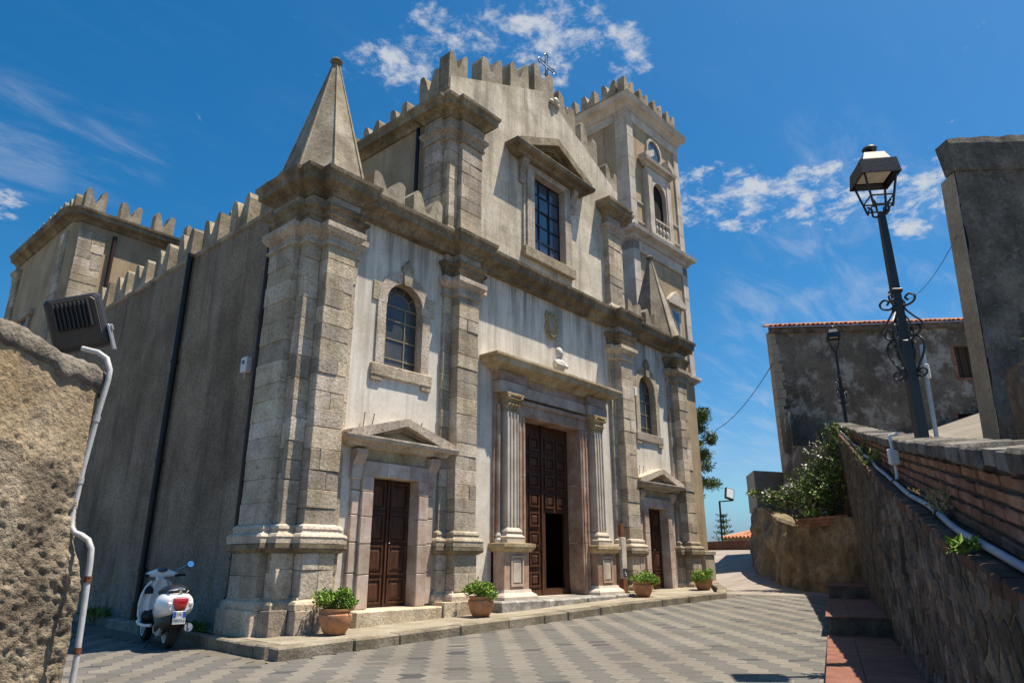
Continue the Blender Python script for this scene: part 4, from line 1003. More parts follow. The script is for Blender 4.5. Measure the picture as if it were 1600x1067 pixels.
for s in (-1, 1):
    poly = [(bc + s * 1.04, tz(14.78)), (bc + s * 1.04, tz(14.9)), (bc + s * .48, tz(15.22)), (bc + s * .48, tz(14.98)), (bc + s * .74, tz(14.78))]
    MB().prism(poly if s > 0 else poly[::-1], -.30, .02, 'y').build("raking_piece", MT['towerstone'], bp, fix=True)
# recessed panel edges and small gabled window of the stage below
for z0, z1 in ((12.95, 13.0), (12.2, 12.25)):
    for x0, x1 in ((.38, .9), (2.55, W - .34)): MB().cbox(x0, x1, .02, .1, tz(z0), tz(z1), .004).build("panel_line", MT['towerstone'], tw)
sw = MB().cbox(1.95, 2.75, -.02, .1, tz(8.2), tz(9.6), .01).build("small_window", MT['towerstone'], tw)
MB().box(2.1, 2.6, -.03, .02, tz(8.25), tz(9.4)).build("pane", MT['glass'], sw)
MB().prism([(1.75, tz(9.6)), (2.95, tz(9.6)), (2.95, tz(9.68)), (2.35, tz(10.15)), (1.75, tz(9.68))], -.16, .08, 'y').build("small_pediment", MT['towerstone'], sw, fix=True)
MB().cbox(W - .55, W + .08, -.08, .6, tz(.2), tz(1.40), .02).build("base_block", MT['concrete'], tw); MB().cbox(W - .60, W + .12, -.12, .6, tz(1.40), tz(1.52), .015).build("base_cap", MT['concrete'], tw)

# ------------------------------------------------------------------ ramp wall on the right
def pw(pts, x):
    if x <= pts[0][0]: return pts[0][1] + (x - pts[0][0]) * (pts[1][1] - pts[0][1]) / (pts[1][0] - pts[0][0])
    for (a, p), (c, q) in zip(pts, pts[1:]):
        if x <= c: return p + (q - p) * (x - a) / (c - a)
    return q + (x - c) * (q - p) / (c - a)
COPZ = [(-4, 1.09), (0, 1.75), (4.5, 2.49), (10.7, 3.60), (31, 7.45)]
LEDZ = [(-4, .68), (-.94, 1.06), (.92, 1.33), (5.2, 2.09), (14.55, 4.03), (26, 6.4)]
def cop(s): return pw(COPZ, s)
def led(s): return pw(LEDZ, s)
ramp = thing("ramp_wall", "long rising rubble wall with brick parapet and dark stone coping", "wall", (*wpt(4, .1), .1))
def wq(b, s0, s1, b0, b1, z00, z01, z10, z11):
    """block between s0..s1 and offsets b0..b1 with sloping bottom (z00,z01) and top (z10,z11)"""
    p = [(*wpt(s0, b0), z00), (*wpt(s1, b0), z01), (*wpt(s1, b1), z01), (*wpt(s0, b1), z00), (*wpt(s0, b0), z10), (*wpt(s1, b0), z11), (*wpt(s1, b1), z11), (*wpt(s0, b1), z10)]
    return b.add(p, [(3, 2, 1, 0), (4, 5, 6, 7), (0, 1, 5, 4), (1, 2, 6, 5), (2, 3, 7, 6), (3, 0, 4, 7)])
def wqc(b, s0, s1, b0, b1, z00, z01, z10, z11, e=.012, jit=.0):
    """the same with chamfered edges"""
    o = len(b.v); b.cbox(0, s1 - s0, b0, b1, 0, 1, e, jit); nv = []
    zm = (z10 - z00 + z11 - z01) / 2
    for x, y, z in b.v[o:]:
        t = x / (s1 - s0); zb = z00 + (z01 - z00) * t; zt = z10 + (z11 - z10) * t
        zz = zb + z / e * e if False else (zb + (zt - zb) * (0 if z <= 0.0001 else 1) + (0 if z in (0, 1) else 0))
        if 0.0 < z < 1.0: zz = zb + e if z < .5 else zt - e
        elif z >= 1: zz = zt + (z - 1)
        else: zz = zb + z
        q = wpt(s0 + x, y); nv.append((q[0], q[1], zz))
    b.v[o:] = nv; return b
# mortar core of the lower wall and of the parapet
b = MB(); n = 26; ss = [-5 + 33 * i / n for i in range(n + 1)]
for s0, s1 in zip(ss, ss[1:]): wq(b, s0, s1, -.35, .285, -.8, -.8, led(s0) - .03, led(s1) - .03)
b.build("wall_core", MT['rubblemortar'], ramp)
b = MB(); ss = [-5 + 35.5 * i / n for i in range(n + 1)]
for s0, s1 in zip(ss, ss[1:]): wq(b, s0, s1, -.24, .066, led(s0) - .1, led(s1) - .1, cop(s0) - .10, cop(s1) - .10)
b.build("parapet_core", MT['mortar'], ramp)
# rubble stones of the lower face: irregular cells
def cells(seed, s0, s1, z0, z1, ds, dz):
    r = random.Random(seed); pts = []
    j = 0; z = z0
    while z < z1:
        s = s0 + (j % 2) * ds * .5; step = ds
        while s < s1:
            pts.append((s + r.uniform(-.36, .36) * ds, z + r.uniform(-.36, .36) * dz)); s += ds * r.uniform(.8, 1.25)
        z += dz; j += 1
    out = []
    for i, (px, pz) in enumerate(pts):
        poly = [(px - ds * 1.3, pz - dz * 1.3), (px + ds * 1.3, pz - dz * 1.3), (px + ds * 1.3, pz + dz * 1.3), (px - ds * 1.3, pz + dz * 1.3)]
        for k, (qx, qz) in enumerate(pts):
            if k == i or abs(qx - px) > 2.6 * ds or abs(qz - pz) > 2.6 * dz: continue
            mxx, mz = (px + qx) / 2, (pz + qz) / 2; nx, nz = qx - px, qz - pz; np = []
            for a in range(len(poly)):
                A = poly[a]; B = poly[(a + 1) % len(poly)]
                da = (A[0] - mxx) * nx + (A[1] - mz) * nz; db = (B[0] - mxx) * nx + (B[1] - mz) * nz
                if da <= 0: np.append(A)
                if da * db < 0: t = da / (da - db); np.append((A[0] + (B[0] - A[0]) * t, A[1] + (B[1] - A[1]) * t))
            poly = np
            if len(poly) < 3: break
        if len(poly) >= 3: out.append(((px, pz), poly))
    return out
def stone(b, c, poly, P, gap=.012, d=.05, zmax=None):
    """a dressed lump: cell shrunk by gap, bulging by d; P(s,z,out) places it"""
    cx = sum(p[0] for p in poly) / len(poly); cz = sum(p[1] for p in poly) / len(poly)
    def shr(p, g):
        dx, dz = p[0] - cx, p[1] - cz; l = math.hypot(dx, dz); k = max(.15, (l - g) / l) if l > 1e-6 else 1; return cx + dx * k, cz + dz * k
    r0 = [shr(p, gap) for p in poly]; r1 = [shr(p, gap * 1.6 + .012) for p in poly]; n = len(poly); r2 = [shr(p, gap * 2 + .05) for p in poly]
    f = lambda p: min(p[1], zmax(p[0])) if zmax else p[1]
    t1, t2 = RNG.uniform(-.15, .15), RNG.uniform(-.15, .15)
    vs = [P(p[0], f(p), -.03) for p in r0] + [P(p[0], f(p), d * .65) for p in r1] + [P(p[0], f(p), d * (1 + RNG.uniform(-.3, .3)) + (p[0] - cx) * t1 + (p[1] - cz) * t2) for p in r2]
    fs = []
    for k in (0, n):
        for i in range(n): j = (i + 1) % n; fs.append((k + i, k + j, k + n + j, k + n + i))
    fs.append([2*n + i for i in range(n)]); b.add(vs, fs)
def Pw(s, z, o): q = wpt(s, .285 + o); return (q[0], q[1], z)
def add_stones(s0, s1, ds, dz, joined=None, lim=999):
    k = 0
    for c, poly in cells(5 + int(s0 * 7), s0, s1, -.25, 5.2, ds, dz):
        if c[1] > led(c[0]) - .03 or c[1] < road_z(*wpt(c[0], .3)) - .15 or k >= lim: continue
        b = joined if joined is not None else MB()
        stone(b, c, poly, Pw, .004, RNG.uniform(.004, .014), lambda s: led(s) - .03); k += 1
        if joined is None: b.build("rubble_stone", MT['rubble'], ramp, fix=True)
    return k
n1 = add_stones(-1.2, 4.2, .25, .16); n2 = add_stones(4.2, 6.2, .3, .2, None, 298 - n1)
b = MB(); add_stones(6.2, 17.5, .36, .22, b); 
if b.v: o = b.build("far_rubble", MT['rubble'], ramp, fix=True); o["kind"] = "stuff"
# clay ledge tiles
s = -2.0
while s < 26:
    L = .26; b = MB(); wqc(b, s + .004, s + L - .004, -.01, .30 + RNG.uniform(-.01, .01), led(s) - .10, led(s + L) - .10, led(s), led(s + L), .01, .004)
    b.build("ledge_tile", MT['ledge'], ramp, fix=True); s += L
# brick courses
CH = .088; nb = 0; far = MB(); farl = []
allb = []
for k in range(8):
    s = -1.6 + (k % 2) * .13
    while s < 29:
        L = .262; sm = s + L / 2; zt = cop(sm) - .135 - k * CH
        if zt - CH > led(sm) - .06: allb.append((s, k))
        s += L
allb.sort()
for i, (s, k) in enumerate(allb):
    L = .262; z1 = [cop(q) - .135 - k * CH - .010 for q in (s, s + L)]; z0 = [z - CH + .023 for z in z1]; jo = RNG.uniform(-.006, .008)
    if i < 298:
        b = MB(); wqc(b, s + .004, s + L - .004, -.03, .092 + jo, z0[0], z0[1], z1[0], z1[1], .008, .003); b.build("brick", MT['brick'], ramp, fix=True)
    else: wq(far, s + .004, s + L - .004, -.03, .092 + jo, z0[0], z0[1], z1[0], z1[1])
o = far.build("far_bricks", MT['brick'], ramp, fix=True); o["kind"] = "stuff"
# coping stones
s = -1.9
while s < 30:
    L = .27 * RNG.uniform(.85, 1.2); b = MB(); jz = RNG.uniform(-.008, .008)
    wqc(b, s + .006, s + L - .006, -.30, 0.135 + RNG.uniform(-.012, .012), cop(s) - .125 + jz, cop(s + L) - .125 + jz, cop(s) + jz, cop(s + L) + jz, .018, .006)
    b.build("coping_stone", MT['coping'], ramp, fix=True); s += L
for s0 in (5.35, 10.4, 15.5, 20.5):
    b = MB(); wqc(b, s0, s0 + .26, -.1, .125, led(s0) - .05, led(s0 + .26) - .05, cop(s0) - .13, cop(s0 + .26) - .13, .01); b.build("parapet_pier", MT['mortar'], ramp, fix=True)
# upper lane behind the parapet
b = MB(); n = 20; vs = []; 
for i in range(n + 1):
    s = -6 + 40 * i / n
    for bb, dz in ((-.2, -.85), (-3.2, -.62), (-7.5, .55), (-16, 1.4)): vs.append((*wpt(s, bb), cop(s) + dz))
b.add(vs, [(i*4 + j, i*4 + j + 1, i*4 + j + 5, i*4 + j + 4) for i in range(n) for j in range(3)])
tag(b.build("upper_lane", MT['road']), "sunlit concrete lane climbing behind the brick parapet", kind="structure")
# steps at the foot of the wall
steps = thing("clay_steps", "low red clay-tiled steps along the foot of the rubble wall", "steps", (*wpt(8, .7), 0))
def slab(name, s0, s1, b0, b1, z0, z1, m, par, e=.01):
    b = MB(); wqc(b, s0, s1, b0, b1, z0, z0, z1, z1, e); return b.build(name, MT[m], par, fix=True)
for s0, s1, zt in ((1.0, 7.75, .17), (7.75, 13.4, .43), (13.4, 16.2, .69)):
    st = slab("step", s0, s1, .29, 1.10, -.4, zt - .03, 'rubblemortar', steps)
    s = s0
    while s < s1 - .05:
        e = min(s + .31, s1 + .03)
        for b0, b1 in ((.80, 1.14), (.30, .796)): slab("clay_tile", s + .002, e - .002, b0, b1, zt - .028, zt + RNG.uniform(-.002, .002), 'step', st, .004)
        s = e
# pipe on the ledge, conduit and junction box
lp = thing("ledge_pipe", "dirty pale water pipe lying on the brick ledge of the ramp wall", "pipe", (*wpt(3, .15), led(3)))
b = MB(); pts = []
for i in range(70):
    s = -1.5 + i * .32; pts.append((*wpt(s, .19 + .012 * math.sin(s * 2.1)), led(s) + .033 + .006 * math.sin(s * 3.3)))
b.tube(pts, .022, 10).build("pipe_run", MT['blue_pipe'], lp, smooth=True)
for s in (.6, 1.9, 3.3, 4.9): 
    q = (*wpt(s, .19), led(s) + .033); q2 = (*wpt(s + .06, .19), led(s + .06) + .033); MB().tube([q, q2], .027, 10).build("coupling", MT['lampbody'], lp)
jb = thing("junction_box", "white junction box with conduit on the brick parapet below the coping", "electric box", (*wpt(5.0, .06), led(5)))
b = MB(); wqc(b, 4.9, 5.14, .08, .19, 2.26, 2.30, 2.44, 2.48, .012); b.build("box_body", MT['white_pvc'], jb, fix=True)
MB().tube([(*wpt(5.02, .13), 2.3), (*wpt(5.02, .13), 2.16), (*wpt(5.0, .14), led(5) + .05)], .022, 8).build("conduit", MT['white_pvc'], jb, smooth=True)
MB().tube([(*wpt(5.02, .13), 2.45), (*wpt(5.03, .145), 2.62), (*wpt(5.04, .05), 2.64)], .022, 8).build("conduit", MT['white_pvc'], jb, smooth=True)

# ------------------------------------------------------------------ street lamps
def curve(pts, n=6):
    P = [Vector(p) for p in pts]; P = [P[0] * 2 - P[1]] + P + [P[-1] * 2 - P[-2]]; out = []
    for k in range(1, len(P) - 2):
        for m in range(n):
            t = m / n; a, b_, c, d = P[k-1:k+3]
            out.append(.5 * ((2 * b_) + (c - a) * t + (2*a - 5*b_ + 4*c - d) * t * t + (3*b_ - a - 3*c + d) * t ** 3))
    return out + [P[-2]]
def lamp_proto(name, label, base, H=3.95, k=1.0):
    """square tapered post, lattice collar of scrolls, four-sided lantern"""
    t = thing(name, label, "street lamp", base, rad(33), local=True, group="iron street lamps along the lane")
    b = MB(); b.loft([[(sx * r, sy * r, z) for sx, sy in ((-1, -1), (1, -1), (1, 1), (-1, 1))] for r, z in ((.058, 0), (.058, 1.75), (.05, 1.76), (.043, 3.0), (.036, H - 1.02))]); b.build("post", MT['iron'], t)
    for z in (.15, 1.75, 2.42): MB().cbox(-.066, .066, -.066, .066, z, z + .05, .008).build("collar", MT['iron'], t)
    sc = 0
    for q in range(4):
        a = math.pi / 4 + q * math.pi / 2; c, s = math.cos(a), math.sin(a)
        def P(r, z): return (r * c, r * s, 1.32 + (z - .72) * .68)
        b = MB(); b.tube(curve([P(.06, .72), P(.10, .90), P(.19, 1.15), P(.21, 1.36), P(.15, 1.47), P(.09, 1.42), P(.12, 1.35)]), .014, 5)
        b.tube(curve([P(.06, 1.50), P(.15, 1.50), P(.21, 1.58), P(.18, 1.68), P(.11, 1.66), P(.12, 1.58)]), .015, 5)
        b.tube(curve([P(.05, 2.16), P(.08, 2.0), P(.16, 1.84), P(.235, 1.70), P(.20, 1.60)]), .012, 5)
        b.tube(curve([P(.05, 2.10), P(.11, 2.07), P(.19, 2.12), P(.21, 2.21), P(.15, 2.27), P(.10, 2.22), P(.13, 2.16)]), .014, 5)
        b.tube(curve([P(.06, .80), P(.13, .74), P(.19, .80), P(.17, .88), P(.11, .87), P(.12, .81)]), .013, 5)
        b.tube(curve([P(.06, 1.0), P(.10, 1.2), P(.08, 1.4), P(.12, 1.5), P(.10, 1.75), P(.06, 1.9)]), .011, 5)
        b.build("scroll", MT['iron'], t)
    z0 = H - 1.02
    for q in range(4):
        a = math.pi / 4 + q * math.pi / 2; c, s = math.cos(a), math.sin(a)
        MB().tube(curve([(.03 * c, .03 * s, z0 - .04), (.10 * c, .10 * s, z0 + .0), (.105 * c, .105 * s, z0 + .10), (.15 * c, .15 * s, z0 + .15)]), .013, 6).build("bracket", MT['iron'], t)
    ln = MB()
    def sq(r, z): return [(sx * r, sy * r, z) for sx, sy in ((-1, -1), (1, -1), (1, 1), (-1, 1))]
    for z, r in ((z0 + .08, .115), (z0 + .20, .140)):
        p = sq(r, z); [ln.tube([p[i], p[(i + 1) % 4]], .012, 4) for i in range(4)]
    p0, p1 = sq(.112, z0 + .04), sq(.205, z0 + .56)
    for i in range(4): ln.tube([p0[i], p1[i]], .016, 4)
    lant = ln.build("lantern_frame", MT['iron'], t)
    e = MB(); e.loft([sq(.20, z0 + .54), sq(.236, z0 + .47), sq(.242, z0 + .48), sq(.218, z0 + .69), sq(.175, z0 + .69)], caps=False); e.build("lantern_skirt", MT['iron'], t)
    MB().box(-.17, .17, -.17, .17, z0 + .54, z0 + .57).build("diffuser", MT['frosted'], t)
    MB().loft([sq(.185, z0 + .68), sq(.125, z0 + .84), sq(.09, z0 + .85)]).build("lantern_roof", MT['lampcap'], t)
    MB().lathe([(.03, z0 + .84), (.03, z0 + .90), (.085, z0 + .93), (.095, z0 + .955), (.07, z0 + .985), (.01, z0 + 1.0)], (0, 0, 0), 16).build("cap", MT['iron'], t, smooth=True)
    return t
l1 = lamp_proto("street_lamp", "tall black iron lantern post with scrollwork standing behind the near parapet", (9.13, -8.42, 1.95), 4.55)
kids_of(l1)
l2 = copy_tree(l1); l2["label"] = "smaller distant black lantern post in front of the blackened old house"; l2.location = (27.9, -2.75, 5.6); l2.rotation_euler = (0, 0, rad(20))

# ------------------------------------------------------------------ houses on the right
def house_frame(a, c):
    a = Vector(a); c = Vector(c); d = (c - a); L = d.length; d.normalize(); return a, d, Vector((d.y, -d.x)), L
h = thing("old_house", "blackened old house with clay tile roof at the top of the ramp", "house", (31, -3, 3))
A, D, Nn, L = house_frame((28.45, -.1), (35.0, -7.9))
SV = Vector((.936, .352))
def H(u, o, z): p = A + D * u + (Nn * o if o > -.5 else SV * -o); return (p.x, p.y, z + (.03 * u if z > 10.3 else 0))
ZR = 10.80
b = MB(); holes = [(7.7, 8.9, 8.55, 9.95), (7.3, 8.4, 6.2, 7.0)]
n0 = len(b.v); wall_holes(b, 0, L, 1.0, ZR - .1, 0, .3, holes); b.v = [H(x, -y, z) for x, y, z in b.v]
b.build("front_wall", MT['oldhouse'], h)
b = MB(); b.add([H(0, 0, 1), H(0, -9, 1), H(0, -9, ZR - .1), H(0, 0, ZR - .1)], [(0, 1, 2, 3)]); b.add([H(L, 0, 1), H(L, -9, 1), H(L, -9, ZR - .1), H(L, 0, ZR - .1)], [(0, 1, 2, 3)]); b.build("side_wall", MT['palewall'], h)  # side coloured pale to look lit, though the sun never reaches it
z = 2.5
while z < ZR - .3:
    hh = RNG.uniform(.25, .5); b = MB(); w2 = RNG.uniform(.16, .38)
    b.add([H(-.03, .02, z), H(w2, .02, z), H(w2, .02, z + hh - .02), H(-.03, .02, z + hh - .02), H(-.03, -.4, z), H(w2, -.02, z), H(w2, -.02, z + hh - .02), H(-.03, -.4, z + hh - .02)], [(0, 1, 2, 3), (4, 0, 3, 7), (1, 5, 6, 2), (3, 2, 6, 7), (0, 4, 5, 1)])
    b.build("lit_corner_stone", MT['palewall'], h); z += hh  # pale quoins carry the lit look of the corner in their colour
for x0, x1, z0, z1 in holes:
    w = MB().add([H(x0, -.25, z0), H(x1, -.25, z0), H(x1, -.25, z1), H(x0, -.25, z1)], [(0, 1, 2, 3)]).build("window", MT['dark'], h)
    for k in range(4):
        u0 = x0 + (x1 - x0) * k / 4 + .01; u1 = x0 + (x1 - x0) * (k + 1) / 4 - .02; b = MB()
        b.add([H(u0, -.2, z0), H(u1, -.2, z0), H(u1, -.2, z1), H(u0, -.2, z1)], [(0, 1, 2, 3)]); b.build("shutter_board", MT['oldwood'], w)
    b = MB(); b.add([H(x0 - .16, .015, z0 - .12), H(x1 + .16, .015, z0 - .12), H(x1 + .16, .015, z0), H(x0 - .16, .015, z0), H(x0 - .16, -.1, z0), H(x1 + .16, -.1, z0)], [(0, 1, 2, 3), (3, 2, 5, 4)]); b.build("brick_sill", MT['brick'], w)
    for u in (x0 - .18, x1):
        zz = z0
        while zz < z1: MB().add([H(u, .012, zz), H(u + .18, .012, zz), H(u + .18, .012, zz + .11), H(u, .012, zz + .11)], [(0, 1, 2, 3)]).build("jamb_brick", MT['brick'], w); zz += .13
# eaves course, tiles
b = MB()
for o0, o1, z0, z1 in ((0, .12, ZR - .28, ZR - .03),):
    b.add([H(-.1, o1, z0), H(L, o1, z0), H(L, o1, z1), H(-.1, o1, z1), H(-.1, -.1, z0), H(L, -.1, z0)], [(0, 1, 2, 3), (0, 4, 5, 1)])
b.build("eaves_course", MT['rubblemortar'], h)
rf = MB().add([H(-.15, .25, ZR - .06), H(L, .25, ZR - .06), H(L, -4.5, ZR + 1.5), H(-.15, -4.5, ZR + 1.5)], [(0, 1, 2, 3)]).build("roof", MT['tile'], h)
tb = MB(); seg = 6; vs = []
for i in range(seg + 1):
    a = math.pi * i / seg
    for o in (0, 1): vs.append((math.cos(a) * (.085 - .015 * o), math.sin(a) * .07, o))
def tile(u, o, z, ln=.42):
    b = MB(); vv = []
    for i in range(seg + 1):
        a = math.pi * i / seg
        for q in (0, 1):
            p = H(u + math.cos(a) * (.088 - .012 * q), o - q * ln, z + math.sin(a) * .10 + q * ln * .34); vv.append(p)
    b.add(vv, [(i*2, i*2 + 1, i*2 + 3, i*2 + 2) for i in range(seg)]); return b
for k in range(int(L / .2)):
    for r in range(2): tile(k * .2 - .05, .32 - r * .36 + RNG.uniform(-.03, .03), ZR - .07 + r * .12 + RNG.uniform(-.012, .012)).build("roof_tile", MT['tile'], rf)
b = MB()
for k in range(int(L / .2)):
    for r in range(2, 11): t = tile(k * .2 - .05, .32 - r * .36, ZR - .07 + r * .122); b.add(t.v, t.f)
o = b.build("upper_tiles", MT['tile'], rf); o["kind"] = "stuff"
# patched brick low wall at the house foot
lw = MB(); ux = [H(3.0, 1.6, 0), H(8.8, 1.6, 0)]
# tall grey building by the frame edge
g = thing("grey_building", "tall grey stained rendered building at the right edge with an overhanging top band", "building", (18, -9.2, 3))
A2, D2, N2, L2 = house_frame((17.16, -8.45), (20.4, -12.6))
SV2 = Vector((.997, .05)).normalized()
def G(u, o, z): p = A2 + D2 * (u + (z - 3.9) * .042) + (N2 * o if o > -.55 else SV2 * -o); return (p.x, p.y, z)
def gbox(b, u0, u1, o0, o1, z0, z1):
    p = [G(u0, o0, z0), G(u1, o0, z0), G(u1, o1, z0), G(u0, o1, z0), G(u0, o0, z1), G(u1, o0, z1), G(u1, o1, z1), G(u0, o1, z1)]
    return b.add(p, [(0, 3, 2, 1), (4, 5, 6, 7), (0, 1, 5, 4), (1, 2, 6, 5), (2, 3, 7, 6), (3, 0, 4, 7)])
b = MB(); nu, nzz = 40, 60; vs = []
for i in range(nu + 1):
    for j in range(nzz + 1):
        u = L2 * i / nu; z = 2.0 + 7.85 * j / nzz; q = G(u, 0, z); d = .05 * noise.noise(Vector((u * 1.3, z * 1.3, 3))) + .02 * noise.noise(Vector((u * 6, z * 6, 1)))
        vs.append(G(u + (d if i == 0 else 0), d, z))
b.add(vs, [(i*(nzz+1)+j, (i+1)*(nzz+1)+j, (i+1)*(nzz+1)+j+1, i*(nzz+1)+j+1) for i in range(nu) for j in range(nzz)])
gbox(b, .02, L2, -6, -.06, 1.5, 9.86); b.build("rendered_wall", MT['towerhouse'], g, fix=True)
b = MB(); vs = []
nu = 40
for i in range(nu + 1):
    u = -.05 + (L2 + .1) * i / nu; t = noise.noise(Vector((u * 2.2, 0, 5))) * .07
    for o, z in ((-.3, 9.84), (.03, 9.84), (.05, 9.9), (.06, 10.55 + t * .5), (.02, 10.7 + t + .04 * u), (-.5, 10.75 + t + .04 * u)): vs.append(G(u, o + .02 * noise.noise(Vector((u * 4, z, 2))), z))
b.add(vs, [(i*6 + j, (i+1)*6 + j, (i+1)*6 + j + 1, i*6 + j + 1) for i in range(nu) for j in range(5)] + [(0, 1, 2, 3, 4, 5)]); b.build("top_band", MT['towerhouse'], g, fix=True)
b = MB(); vs = []
for i in range(9):
    z = 2 + 1.0 * i
    for u, o in ((-.02, .0), (-.05 - .02 * noise.noise(Vector((z * 2, 1, 1))), -.1), (-.05, -.5)): vs.append(G(u, o, z * .98))
b.add(vs, [(i*3 + j, (i+1)*3 + j, (i+1)*3 + j + 1, i*3 + j + 1) for i in range(8) for j in range(2)]); b.build("exposed_edge", MT['palewall'], g)
# near stone pier in front of it
pr = thing("stone_pier", "dark rough stone pier at the right edge beside the grey building", "wall", (12.4, -10.0, 2.5))
def Pp(u, z, o): return (12.55 + u * .62 + o * -.6, -9.62 - u * .78 - o * -.0 - o * .5, z)
b = MB(); vs = [Pp(u, z, o) for u in (0, 3.5) for o in (0, -1.5) for z in (2.4, 5.4)]
vs = [(12.55, -9.62, 2.3), (14.7, -12.3, 2.3), (16.0, -11.2, 2.3), (13.9, -8.6, 2.3)]
b = MB(); p0 = [(13.9, -9.5), (15.6, -11.9), (17.2, -10.9), (15.4, -8.85)]
b.prism(p0, 2.4, 4.55, 'z'); b.build("pier_core", MT['rubblemortar'], pr, fix=True)
A3 = Vector(p0[0]); D3 = (Vector(p0[1]) - A3).normalized(); N3 = Vector((D3.y, -D3.x))
def Pq(s, z, o): q = A3 + D3 * s + N3 * o; return (q.x, q.y, z)
for c, poly in cells(77, 0.1, 2.9, 2.5, 4.5, .34, .26):
    b = MB(); stone(b, c, poly, Pq, .01, RNG.uniform(.02, .05)); b.build("rubble_stone", MT['rubble'], pr, fix=True)
# grey pole on the lane
gp = thing("grey_pole", "thin grey leaning pole on the lane right of the tall lamp", "pole", (13.38, -7.9, 2.7))
MB().tube([(13.37, -7.89, 2.7), (13.41, -7.93, 4.82)], .035, 8).build("pole_shaft", MT['galv'], gp, smooth=True)
b = MB(); b.cbox(13.30, 13.38, -7.99, -7.93, 4.2, 4.45, .01); b.build("meter_tag", MT['white_pvc'], gp)

# ------------------------------------------------------------------ foliage helpers
def leaf(b, p, size, r, up=.4, w=.5):
    d = Vector((r.gauss(0, 1), r.gauss(0, 1), r.gauss(0, 1) * .7 + up)).normalized()
    n = d.cross(Vector((r.gauss(0, 1), r.gauss(0, 1), r.gauss(0, 1)))).normalized(); l = size * r.uniform(.7, 1.3); p = Vector(p)
    m = d.cross(n) * l * .12
    b.add([p, p + d * l * .5 + n * l * w * .5 + m, p + d * l, p + d * l * .5 - n * l * w * .5 + m], [(0, 1, 2, 3)])
def cloud(b, balls, n, size, seed, up=.4, shell=.55, w=.5):
    r = random.Random(seed); tot = sum(q[3] ** 2 for q in balls)
    for cx, cy, cz, R, sq in balls:
        for _ in range(int(n * R * R / tot)):
            v = Vector((r.gauss(0, 1), r.gauss(0, 1), r.gauss(0, 1))).normalized() * R * (r.uniform(shell, 1.0) if r.random() < .8 else r.random())
            k = 1 + .22 * noise.noise(Vector((v.x * 2.2 / R + cx, v.y * 2.2 / R, v.z * 2.2 / R + cz)))
            leaf(b, (cx + v.x * k, cy + v.y * k, cz + v.z * k * sq), size, r, up, w)
    return b

# ------------------------------------------------------------------ potted plants on the pavement
POT = [(.13, 0), (.165, .02), (.225, .14), (.25, .235), (.245, .28), (.215, .31), (.215, .325), (.235, .34), (.235, .365), (.205, .365), (.195, .30)]
POT2 = [(.13, 0), (.16, .015), (.20, .10), (.235, .21), (.255, .235), (.255, .265), (.225, .265), (.215, .22)]
def potted(x, y, label, prof, sc, seed, bushy, tall):
    z = pav_z(x) + .004
    t = thing("potted_plant", label, "potted plant", (x, y, z), seed * 1.3, "terracotta pots along the church front", local=True)
    top = prof[-3][1]
    MB().lathe(prof, (0, 0, 0), 28).build("pot", MT['terracotta'], t, smooth=True)
    MB().lathe([(.01, top - .05), (.21, top - .05), (.20, top - .045), (.01, top - .03)], (0, 0, 0), 14).build("soil", MT['soil'], t)
    r = random.Random(seed); balls = []
    for k in range(9):
        a = r.uniform(0, 6.3); q = r.uniform(.06, .24) * bushy; balls.append((q * math.cos(a), q * math.sin(a), top + r.uniform(.0, .16) * tall, r.uniform(.09, .14) * bushy, .85))
    b = cloud(MB(), balls, 1700, .055, seed, .6, .4, .55); b.build("foliage", MT['leaf'], t)
    st = MB()
    for k in range(10): a = r.uniform(0, 6.3); q = .16 * bushy * r.random(); st.tube([(q * .3 * math.cos(a), q * .3 * math.sin(a), top - .05), (q * math.cos(a), q * math.sin(a), top + .14 * tall)], .005, 4)
    st.build("stems", MT['bark'], t); t.scale = (sc, sc, sc)
potted(6.62, -.80, "terracotta pot with leafy green plant by the left corner pilaster", POT, .98, 3, 1.12, 1.25)
potted(9.72, -.86, "round terracotta pot with bushy plant left of the main portal", POT, .96, 5, 1.05, 1.1)
potted(15.24, -.98, "terracotta pot nearly hidden by a round green bush right of the portal", POT, .95, 8, 1.3, 1.0)
potted(18.15, -1.12, "low bowl-shaped terracotta pot by the far right pilaster", POT2, 1.05, 12, 1.25, 1.15)

# ------------------------------------------------------------------ small things on the church front
sp = thing("sign_post", "rusty narrow post with grey board and small black sign right of the portal", "sign post", (15.38, -.36, pav_z(15.38)))
MB().cbox(15.28, 15.48, -.42, -.30, .38, .80, .01).build("rusty_foot", MT['rust'], sp); MB().cbox(15.27, 15.49, -.42, -.34, .80, 1.78, .008).build("board", MT['towerstone'], sp)
MB().cbox(15.29, 15.47, -.40, -.32, 1.78, 2.1, .01).build("rusty_top", MT['rust'], sp); pl = MB().cbox(15.29, 15.47, -.432, -.421, .84, 1.04, .003).build("black_sign", MT['lampbody'], sp)
b = MB(); b.tube([(15.36, -.436, .99), (15.37, -.436, .93), (15.42, -.436, .92)], .008, 4); b.tube([(15.38 + .04 * math.cos(a * .5), -.436, .91 + .04 * math.sin(a * .5)) for a in range(4, 14)], .006, 4); b.build("white_mark", MT['white_pvc'], pl)
MB().cbox(15.2, 15.6, -.5, -.25, pav_z(15.4) - .02, .415, .01).build("foot_plate", MT['rust'], sp)
wb = thing("alarm_box", "small white plastic box high on the rough side wall by the brown pipe", "electric box", (5.98, 1.57, 4.45))
